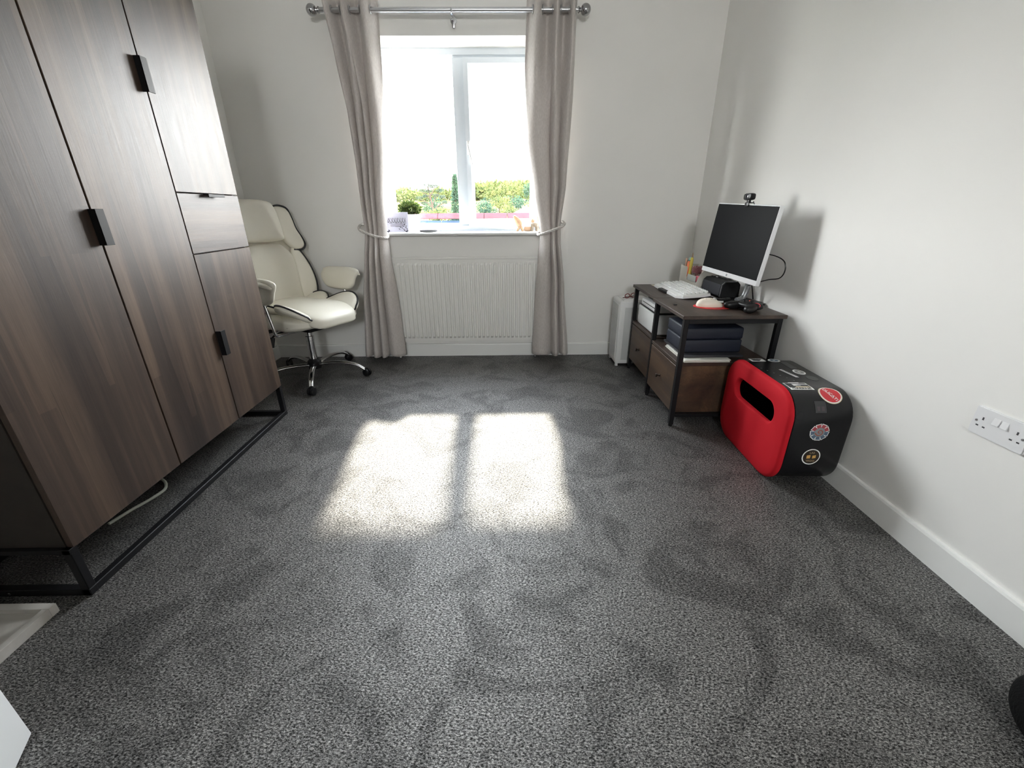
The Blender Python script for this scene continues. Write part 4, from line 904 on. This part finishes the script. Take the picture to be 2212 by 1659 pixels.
# local: u along -y (towards the camera), z up, sticking out to -x
bm = B(); prism(bm, rrect(.073, .043, .006, 4), lambda a, b: Vector((0, a, b)), lambda a, b: Vector((-.007, a, b))); bmesh.ops.bevel(bm, geom=[e for e in bm.edges if all(v.co.x < -.006 for v in e.verts)], offset=.0025, segments=2, affect='EDGES'); obj('face_plate', bm, mat('socket_white', (.74, .74, .75), .3), SO)
for s in (-1, 1):
    bm = B(); A_ = [(-.0068, -.009, .004), (-.0068, .009, .004)]
    y = s * .0105
    vs = [bm.verts.new(p) for p in [(-.0065, y - .0085, .006), (-.0065, y + .0085, .006), (-.0065, y + .0085, .026), (-.0065, y - .0085, .026), (-.0115, y - .0085, .006), (-.0115, y + .0085, .006), (-.0078, y + .0085, .026), (-.0078, y - .0085, .026)]]
    for f in ((0, 1, 2, 3), (4, 5, 6, 7), (0, 1, 5, 4), (1, 2, 6, 5), (2, 3, 7, 6), (3, 0, 4, 7)): bm.faces.new([vs[i] for i in f])
    obj('rocker_switch', bm, mat('socket_white', (.74, .74, .75), .3), SO, smooth=False)
    c = s * .045; HO = mat('socket_hole', (.05, .05, .055), .6)
    bm = B(); bx(bm, -.0074, -.004, c - .0022, c + .0022, .006, .0145); bx(bm, -.0074, -.004, c - .0125, c - .0055, -.0155, -.0115); bx(bm, -.0074, -.004, c + .0055, c + .0125, -.0155, -.0115); obj('pin_holes', bm, HO, SO, smooth=False)
    bm = B(); lathe(bm, [(.0034, -.0068), (.0034, -.0076), (.0024, -.0079)], 14, (0, s * .0605, .0), 'X'); obj('screw', bm, SATIN, SO)

# ================================================================ BLACK BAG bottom right
bm = B(); rnd = random.Random(9)
pillow(bm, (0, 0, .07), (.13, .13, .07), 2.2, 16, lambda x, y, z: Vector((x + .006 * math.sin(31 * y + 17 * z), y + .008 * math.sin(23 * x + 13 * z), max(.001, z) + .006 * math.sin(19 * x + 29 * y) * (1 if z > .03 else 0))))
bag = obj('soft_bag', bm, mat('black_fleece', (.006, .006, .006), .95, spec=.1, bump=(180, .8, .004)), None, (1.225, .508, 0)); BAG = bag
tag(bag, 'black fleecy soft bag on the carpet at the right frame edge by the skirting', 'bag')

# ================================================================ WINDOW SILL THINGS
SZ = .950
card = thing('greeting_card', 'pale lilac card with black calligraphy and leaf print on the window sill', 'card', (-.800, 3.330, SZ + .004), math.radians(4)); card.rotation_euler = (math.radians(-9), 0, math.radians(4))
bm = B(); bx(bm, -.078, .078, 0, .004, .0, .138, .0006, 1); obj('card_panel', bm, mat('lilac_card', (.66, .66, .80), .6), card, smooth=False)
INK = mat('black_ink', (.02, .02, .03), .5)
bm = B(); yk = -.0010
def stroke(pts, r): tube(bm, sm([Vector((x, yk, z)) for x, z in pts], 4), r, 4)
rnd = random.Random(12)
for i in range(7):
    x = .058 - i * .0185; stroke([(x, .098), (x - .003, .078), (x - .012, .066), (x - .020, .072)], .0013)
    stroke([(x - .012, .097), (x - .006, .082), (x + .004, .070)], .0010)
    if i % 2: stroke([(x - .006, .066), (x - .012, .060), (x - .020, .062)], .0011)
stroke([(.062, .064), (.03, .058), (-.02, .062), (-.06, .060)], .0010); stroke([(-.062, .095), (-.068, .078), (-.060, .064)], .0013)
obj('calligraphy', bm, INK, card)
bm = B(); bx(bm, -.052, .055, -.0008, .0004, .0475, .0505); bx(bm, -.052, .058, -.0008, .0004, .0405, .0420); bx(bm, -.018, .030, -.0008, .0004, .0365, .0378); obj('printed_lines', bm, INK, card, smooth=False)
bm = B()
for lx, lz, a in ((.050, .052, 1.5), (.040, .040, 2.6), (.062, .040, .6), (.058, .030, .1), (.066, .022, -.2), (.020, .032, 2.6), (.032, .028, 2.2), (.012, .020, 2.9), (.044, .018, 2.2), (.048, .010, .8)):
    d = Vector((math.cos(a), 0, math.sin(a))); n = Vector((-d.z, 0, d.x)); c = Vector((lx, -.0008, lz)); p = [c - d * .007, c + n * .0028, c + d * .008, c - n * .0028]
    bm.faces.new([bm.verts.new(q) for q in p])
obj('leaf_print', bm, INK, card)
bm = B()
for x in (-.068, .066):
    tube(bm, sm([(x - .010, -.014, .004), (x - .004, -.012, .002), (x, -.006, .0), (x + .004, -.008, .012), (x + .007, -.013, .004)], 4), .0042, 8)
obj('stand_feet', bm, mat('dark_stand', (.06, .06, .09), .35), card)
PP = thing('potted_plant', 'bushy green artificial plant in a white pot on the window sill', 'potted plant', (-.706, 3.438, SZ))
bm = B(); lathe(bm, [(.046, 0), (.048, .003), (.058, .122), (.060, .125), (.056, .125), (.053, .110)], 32); obj('pot', bm, mat('white_ceramic', (.78, .76, .72), .35), PP)
bm = B(); lathe(bm, [(.050, .105), (.050, .112)], 20); obj('soil', bm, mat('soil', (.05, .035, .025), .9), PP)
def leaves(bm, c, s, n, L_, w_, rnd, shell=.55):
    for _ in range(n):
        d = Vector((rnd.gauss(0, 1), rnd.gauss(0, 1), rnd.gauss(0, 1))).normalized(); r = shell + (1 - shell) * rnd.random()
        p = Vector((c[0] + d.x * s[0] * r, c[1] + d.y * s[1] * r, c[2] + d.z * s[2] * r))
        a = (d + Vector((rnd.uniform(-1, 1), rnd.uniform(-1, 1), rnd.uniform(-.4, 1))) * .9).normalized(); b = a.orthogonal().normalized(); b = (Matrix.Rotation(rnd.uniform(0, 6.28), 3, a) @ b)
        l = L_ * rnd.uniform(.7, 1.3); q = [p, p + a * l * .45 + b * w_, p + a * l, p + a * l * .45 - b * w_]
        bm.faces.new([bm.verts.new(v) for v in q])
bm = B(); rnd = random.Random(3); leaves(bm, (-.015, 0, .158), (.082, .060, .052), 1500, .020, .0045, rnd, .35)
obj('foliage', bm, leaf_mat('plant_leaf', (.018, .045, .012), (.10, .13, .03), 40, .25), PP, smooth=False, fix=False)
bm = B(); pillow(bm, (0, 0, .011), (.068, .020, .0105), 3, 6); o = obj('pen_case', bm, mat('dark_grey_case', (.10, .10, .11), .35), None, (-.572, 3.325, SZ), (0, 0, math.radians(24))); tag(o, 'slim dark grey case lying on the window sill before the white pot', 'case')
# carved ornaments at the right end of the sill
TAN = mat('tan_resin', (.42, .26, .15), .45, noise=(40, .25)); PALE = mat('pale_resin', (.80, .76, .70), .5); BRN = mat('brown_resin', (.22, .17, .12), .5, noise=(60, .3))
A1 = thing('ornament', 'tan carved animal ornament with raised snout, leftmost of the sill ornaments', 'ornament', (.100, 3.43, SZ), 0, 'ornaments on the window sill')
bm = B(); tube(bm, sm([(-.042, 0, .108), (-.034, 0, .100), (-.020, 0, .080), (-.006, 0, .058), (.006, 0, .040)], 4), [.007, .009, .010, .011, .012, .014, .015, .016, .017, .018, .019, .020, .021, .021, .021, .020, .019], 10)
tube(bm, sm([(-.036, 0, .104), (-.018, -.004, .096), (.002, -.004, .078), (.016, -.002, .060)], 4), [.005, .006, .007, .007, .007, .007, .006, .006, .005, .005, .004, .004, .003], 8); obj('body', bm, TAN, A1)
bm = B(); [tube(bm, [(q, w_, 0), (q * .5 + .004, w_, .02), (.006, 0, .04)], [.009, .008, .012], 8) for q in (-.020, .028) for w_ in (-.010, .010)]; obj('leg', bm, TAN, A1)
A2 = thing('ornament', 'white and tan crouching figure, middle of the sill ornaments', 'ornament', (.155, 3.425, SZ), 0, 'ornaments on the window sill')
bm = B(); pillow(bm, (.008, 0, .048), (.034, .018, .022), 2.4, 7); pillow(bm, (-.012, 0, .074), (.012, .010, .012), 2, 5); obj('body', bm, PALE, A2)
bm = B(); pillow(bm, (.010, 0, .016), (.030, .018, .017), 3, 6); obj('base', bm, mat('orange_resin', (.48, .31, .20), .5), A2)
A3 = thing('ornament', 'brown seated figure ornament, rightmost on the sill beside the curtain', 'ornament', (.210, 3.405, SZ), 0, 'ornaments on the window sill')
bm = B(); tube(bm, [(-.014, 0, .001), (-.012, 0, .030), (-.006, 0, .052)], [.009, .010, .011], 10); tube(bm, [(.020, 0, .001), (.018, 0, .030), (.0, 0, .048)], [.008, .010, .011], 10); pillow(bm, (.002, 0, .046), (.022, .014, .014), 2.4, 6); obj('body', bm, BRN, A3)
bm = B(); pillow(bm, (-.010, 0, .074), (.013, .011, .014), 2, 6); obj('head', bm, TAN, A3)
A4 = thing('ornament', 'slender upright tan ornament half hidden behind the right curtain', 'ornament', (.243, 3.455, SZ), 0, 'ornaments on the window sill')
bm = B(); lathe(bm, [(.016, 0), (.014, .01), (.006, .02), (.005, .07), (.008, .085), (.012, .105), (.010, .122), (.003, .130)], 14); obj('body', bm, mat('pale_tan_resin', (.62, .46, .36), .5), A4)

# ================================================================ OUTSIDE
def terr(x, y):
    z = -2.8
    z += 2.4 * sstep(12, 60, y) + 3.6 * sstep(60, 160, y) + (3.5 + 2.0 * sstep(-60, 0, x)) * sstep(160, 330, y)
    return z + .5 * math.sin(x * .05) * sstep(40, 120, y) + .8 * math.sin(x * .021 + y * .03) * sstep(90, 200, y)
bm = B(); NX, NY = 60, 60; g = []
for i in range(NY + 1):
    y = 5 + 395 * (i / NY) ** 1.6; g.append([bm.verts.new((-1.1 * y - 20 + (2.2 * y + 40) * j / NX, y, terr(-1.1 * y - 20 + (2.2 * y + 40) * j / NX, y))) for j in range(NX + 1)])
for a, b in zip(g, g[1:]):
    for j in range(NX): bm.faces.new((a[j], a[j + 1], b[j + 1], b[j]))
fm = bpy.data.materials.new('fields'); fm.use_nodes = True; t = fm.node_tree; b = t.nodes['Principled BSDF']; b.inputs['Roughness'].default_value = .9; b.inputs['Specular IOR Level'].default_value = 0
tcn = t.nodes.new('ShaderNodeTexCoord'); v = t.nodes.new('ShaderNodeTexVoronoi'); v.inputs['Scale'].default_value = .018; t.links.new(tcn.outputs['Object'], v.inputs['Vector'])
s = t.nodes.new('ShaderNodeSeparateColor'); t.links.new(v.outputs['Color'], s.inputs[0]); r = t.nodes.new('ShaderNodeValToRGB'); r.color_ramp.interpolation = 'CONSTANT'
r.color_ramp.elements[0].color = (.080, .073, .028, 1); r.color_ramp.elements[1].position = .7; r.color_ramp.elements[1].color = (.052, .058, .022, 1); e = r.color_ramp.elements.new(.35); e.color = (.095, .088, .048, 1)
t.links.new(s.outputs[0], r.inputs[0]); t.links.new(r.outputs[0], b.inputs['Base Color'])
struct(obj('ground', bm, fm, fix=False))
LEAF = [leaf_mat('leaf_dark', (.016, .032, .026), (.036, .058, .034), .6, .12), leaf_mat('leaf_mid', (.030, .044, .018), (.085, .088, .030), .6, .15), leaf_mat('leaf_cedar', (.022, .034, .026), (.040, .048, .034), .8, .1)]
BARK = mat('bark', (.036, .027, .022), .9, spec=0)
def tree(nm, label, x, y, h, w_, m, n, seed, shape='round', base=None, trunk=.16):
    rnd = random.Random(seed); z0 = terr(x, y) if base is None else base
    t = thing(nm, label, 'tree', (x, y, z0), 0, 'trees beyond the window')
    bm = B(); tube(bm, [(0, 0, -.3), (0, 0, h * (.85 if shape == 'cone' else .6))], [h * .03, h * .012], 8); obj('trunk', bm, BARK, t)
    bm = B()
    if shape == 'cone':
        for k in range(14): q = k / 13; leaves(bm, (0, 0, h * (.12 + .85 * q)), (w_ / 2 * (1 - q * .85), w_ / 2 * (1 - q * .85), h * .06), n // 14, w_ * .16, w_ * .04, rnd, .3)
    else:
        for k in range(9):
            c = Vector((rnd.uniform(-.28, .28) * w_, rnd.uniform(-.28, .28) * w_, h * rnd.uniform(.45, .80))); leaves(bm, c, (w_ * .28, w_ * .28, h * .20), n // 9, w_ * .07, w_ * .022, rnd, .5)
    obj('crown', bm, m, t, smooth=False, fix=False); return t
# the flat-topped cedar
cx_, cy2 = -11.3, 70.0; cz = .1
T = thing('cedar_tree', 'flat layered cedar with a leaning bare trunk, left of the window mullion', 'tree', (cx_, cy2, cz), 0, 'trees beyond the window')
bm = B(); TR = lambda pts, r0, r1: tube(bm, sm(pts, 4), [r0 + (r1 - r0) * i / (4 * (len(pts) - 1)) for i in range(4 * (len(pts) - 1) + 1)], 7)
TR([(.5, 0, -1.5), (.35, 0, .5), (.05, 0, 2.0), (-.25, 0, 3.2), (-.6, 0, 4.3)], .26, .10)
for p in ([(.1, 0, 1.7), (1.0, .2, 2.9), (1.9, .2, 3.7)], [(.1, 0, 1.4), (-1.2, .1, 2.2), (-2.4, 0, 2.5)], [(-.1, 0, 2.6), (-1.1, 0, 3.3), (-1.9, 0, 3.5)], [(-.2, 0, 3.0), (.5, 0, 3.7), (1.0, 0, 4.3)], [(.2, 0, 1.0), (1.5, 0, 1.7), (2.6, 0, 2.0)]): TR(p, .12, .04)
obj('trunk', bm, BARK, T)
bm = B(); rnd = random.Random(21)
for x, z, sx in ((-.6, 4.5, .9), (.2, 4.35, .8), (1.1, 4.35, 1.0), (-1.6, 3.75, 1.1), (-.6, 3.7, .8), (2.0, 3.75, .9), (-2.4, 2.75, 1.0), (-1.2, 3.0, .7), (1.0, 3.1, .8), (2.4, 2.9, .8), (2.9, 2.15, .7), (-1.8, 2.0, .6)):
    leaves(bm, (x, 0, z), (sx, .8, .16), 190, .22, .05, rnd, .2)
obj('foliage', bm, LEAF[2], T, smooth=False, fix=False); T.scale = (.7, .7, 1.0)
tree('conifer_tree', 'tall narrow dark conifer just left of the window mullion', -5.45, 50, 6.6, 1.7, LEAF[0], 2600, 5, 'cone', base=-2.2)
spots = [(-17.5, 62, 4.2, 4.0), (-9.2, 62, 3.6, 4.0), (-6.6, 66, 3.2, 3.2), (-3.4, 75, 4.0, 4.2), (-1.2, 82, 5.0, 4.6), (.6, 70, 3.6, 3.4), (2.6, 92, 5.0, 4.6), (4.6, 78, 3.8, 3.6), (6.8, 84, 4.6, 4.2), (-14.2, 90, 5.0, 5.0), (1.8, 120, 6.4, 6.0), (-2.6, 128, 5.0, 6.0), (8.0, 130, 6.0, 7.0), (4.6, 136, 4.0, 6.0)]
labs = ['bushy tree beyond the potted plant at the left of the view', 'low bushy tree at the foot of the cedar trunk', 'low bushy tree between the cedar and the dark conifer', 'bushy tree partly behind the window mullion', 'tall round tree just right of the mullion, before the hill', 'low round tree low in the right pane near the ridge', 'round tree in the middle of the right pane', 'low tree right of the middle of the right pane', 'bushy tree near the right edge of the right pane', 'bushy tree far behind the cedar', 'dark round tree in the middle of the right hand fields', 'distant tree behind the mullion on the field edge', 'distant wide tree at the right edge of the fields', 'distant low tree on the upper field hedge']
for i, ((x, y, h_, w_), lb) in enumerate(zip(spots, labs)): tree('leafy_tree', lb, x, y, h_, w_, LEAF[1 if i % 3 else 0], 900, 30 + i, base=(-3.0 + .02 * y if y < 100 else None))
def woods(nm, label, fn, n, m, hs, seed):
    rnd = random.Random(seed); bm = B()
    for _ in range(n):
        x, y = fn(rnd); h_ = rnd.uniform(*hs); leaves(bm, (x, y, terr(x, y) + h_ * .5), (h_ * .32, h_ * .32, h_ * .5), 34, h_ * .30, h_ * .09, rnd, .5)
    o = obj(nm, bm, m, None, smooth=False, fix=False); tag(o, label, 'woodland', kind='stuff')
woods('woodland_trees', 'wooded hillside on the horizon in the right hand window pane', lambda r: (r.uniform(-27, 40), r.uniform(235, 335)), 620, LEAF[1], (5, 8.5), 50)
woods('hillside_trees', 'distant trees along the horizon in the left hand window pane', lambda r: (r.uniform(-95, -33), r.uniform(250, 330)), 260, LEAF[1], (4, 7), 51)
woods('hedgerow', 'dark hedgerow between the fields in the right hand window pane', lambda r: ((lambda q: (-10 + 50 * q, 175 + 22 * q + r.uniform(-2, 2)))(r.random())), 90, LEAF[0], (2, 3.5), 52)
# neighbouring roof ridge: red ridge tiles over blue-grey slates
RF = thing('tiled_roof', 'blue-grey slate roof with red ridge tiles just outside the window', 'roof', (-.3, 6.0, 0))
SL = mat('blue_slate', (.019, .029, .045), .8, spec=0, noise=(8, .3)); RD = mat('red_ridge_tile', (.050, .020, .024), .8, spec=0, noise=(9, .2))
zr = 1.066
for i in range(16):
    x = -2.4 + i * .302; bm = B(); n = 8; A_ = []; B_ = []
    for k in range(n + 1):
        a = math.radians(-62 + 124 * k / n); q = Vector((0, math.sin(a) * .12, zr - .12 + math.cos(a) * .12)); A_.append(bm.verts.new(q + Vector((x, 0, 0)))); B_.append(bm.verts.new(q + Vector((x + .296, 0, 0))))
    for k in range(n): bm.faces.new((A_[k], A_[k + 1], B_[k + 1], B_[k]))
    o = obj('ridge_tile', bm, RD, RF); md = o.modifiers.new('t', 'SOLIDIFY'); md.thickness = .012
bm = B()
for i in range(7):
    y = -.10 - i * .20; z = zr - .10 - i * .17
    for j in range(18):
        x = -2.5 + j * .28 + (.14 if i % 2 else 0); vs = [bm.verts.new(p) for p in ((x, y - .22, z - .19 + .012), (x + .272, y - .22, z - .19 + .012), (x + .272, y + .02, z + .012), (x, y + .02, z + .012))]; bm.faces.new(vs)
o = obj('slates', bm, SL, RF, smooth=False); md = o.modifiers.new('t', 'SOLIDIFY'); md.thickness = .010
bm = B(); bx(bm, -2.5, 2.5, -1.45, .02, zr - 1.7, zr - 1.45); prism(bm, [(-1.45, zr - 1.5), (-.04, zr - .16), (.6, zr - 1.5)], lambda a, b: Vector((-2.5, a, b)), lambda a, b: Vector((2.6, a, b))); obj('roof_deck', bm, mat('roof_deck', (.10, .09, .08), .9), RF, smooth=False)
HS = thing('house', 'distant house with a pale gabled roof at the lower right of the view', 'house', (2.6, 60, -.75)); HS.scale = (.8, .8, .8); HS.rotation_euler = (0, 0, PI / 2)
bm = B(); bx(bm, -1.6, 3.2, -2, 2, 0, 1.9); obj('wall', bm, mat('pale_render', (.055, .05, .045), .8, spec=0), HS, smooth=False)
bm = B(); prism(bm, [(-2.3, 1.7), (0, 2.9), (2.3, 1.7)], lambda a, b: Vector((-1.8, a, b)), lambda a, b: Vector((3.4, a, b))); obj('roof', bm, mat('pale_roof', (.055, .048, .05), .8, spec=0), HS, smooth=False)
for x in (-.9, 1.6): boxo('window', mat('far_glass', (.03, .03, .04), .3), HS, x, x + .8, -2.03, -1.98, .8, 1.4)
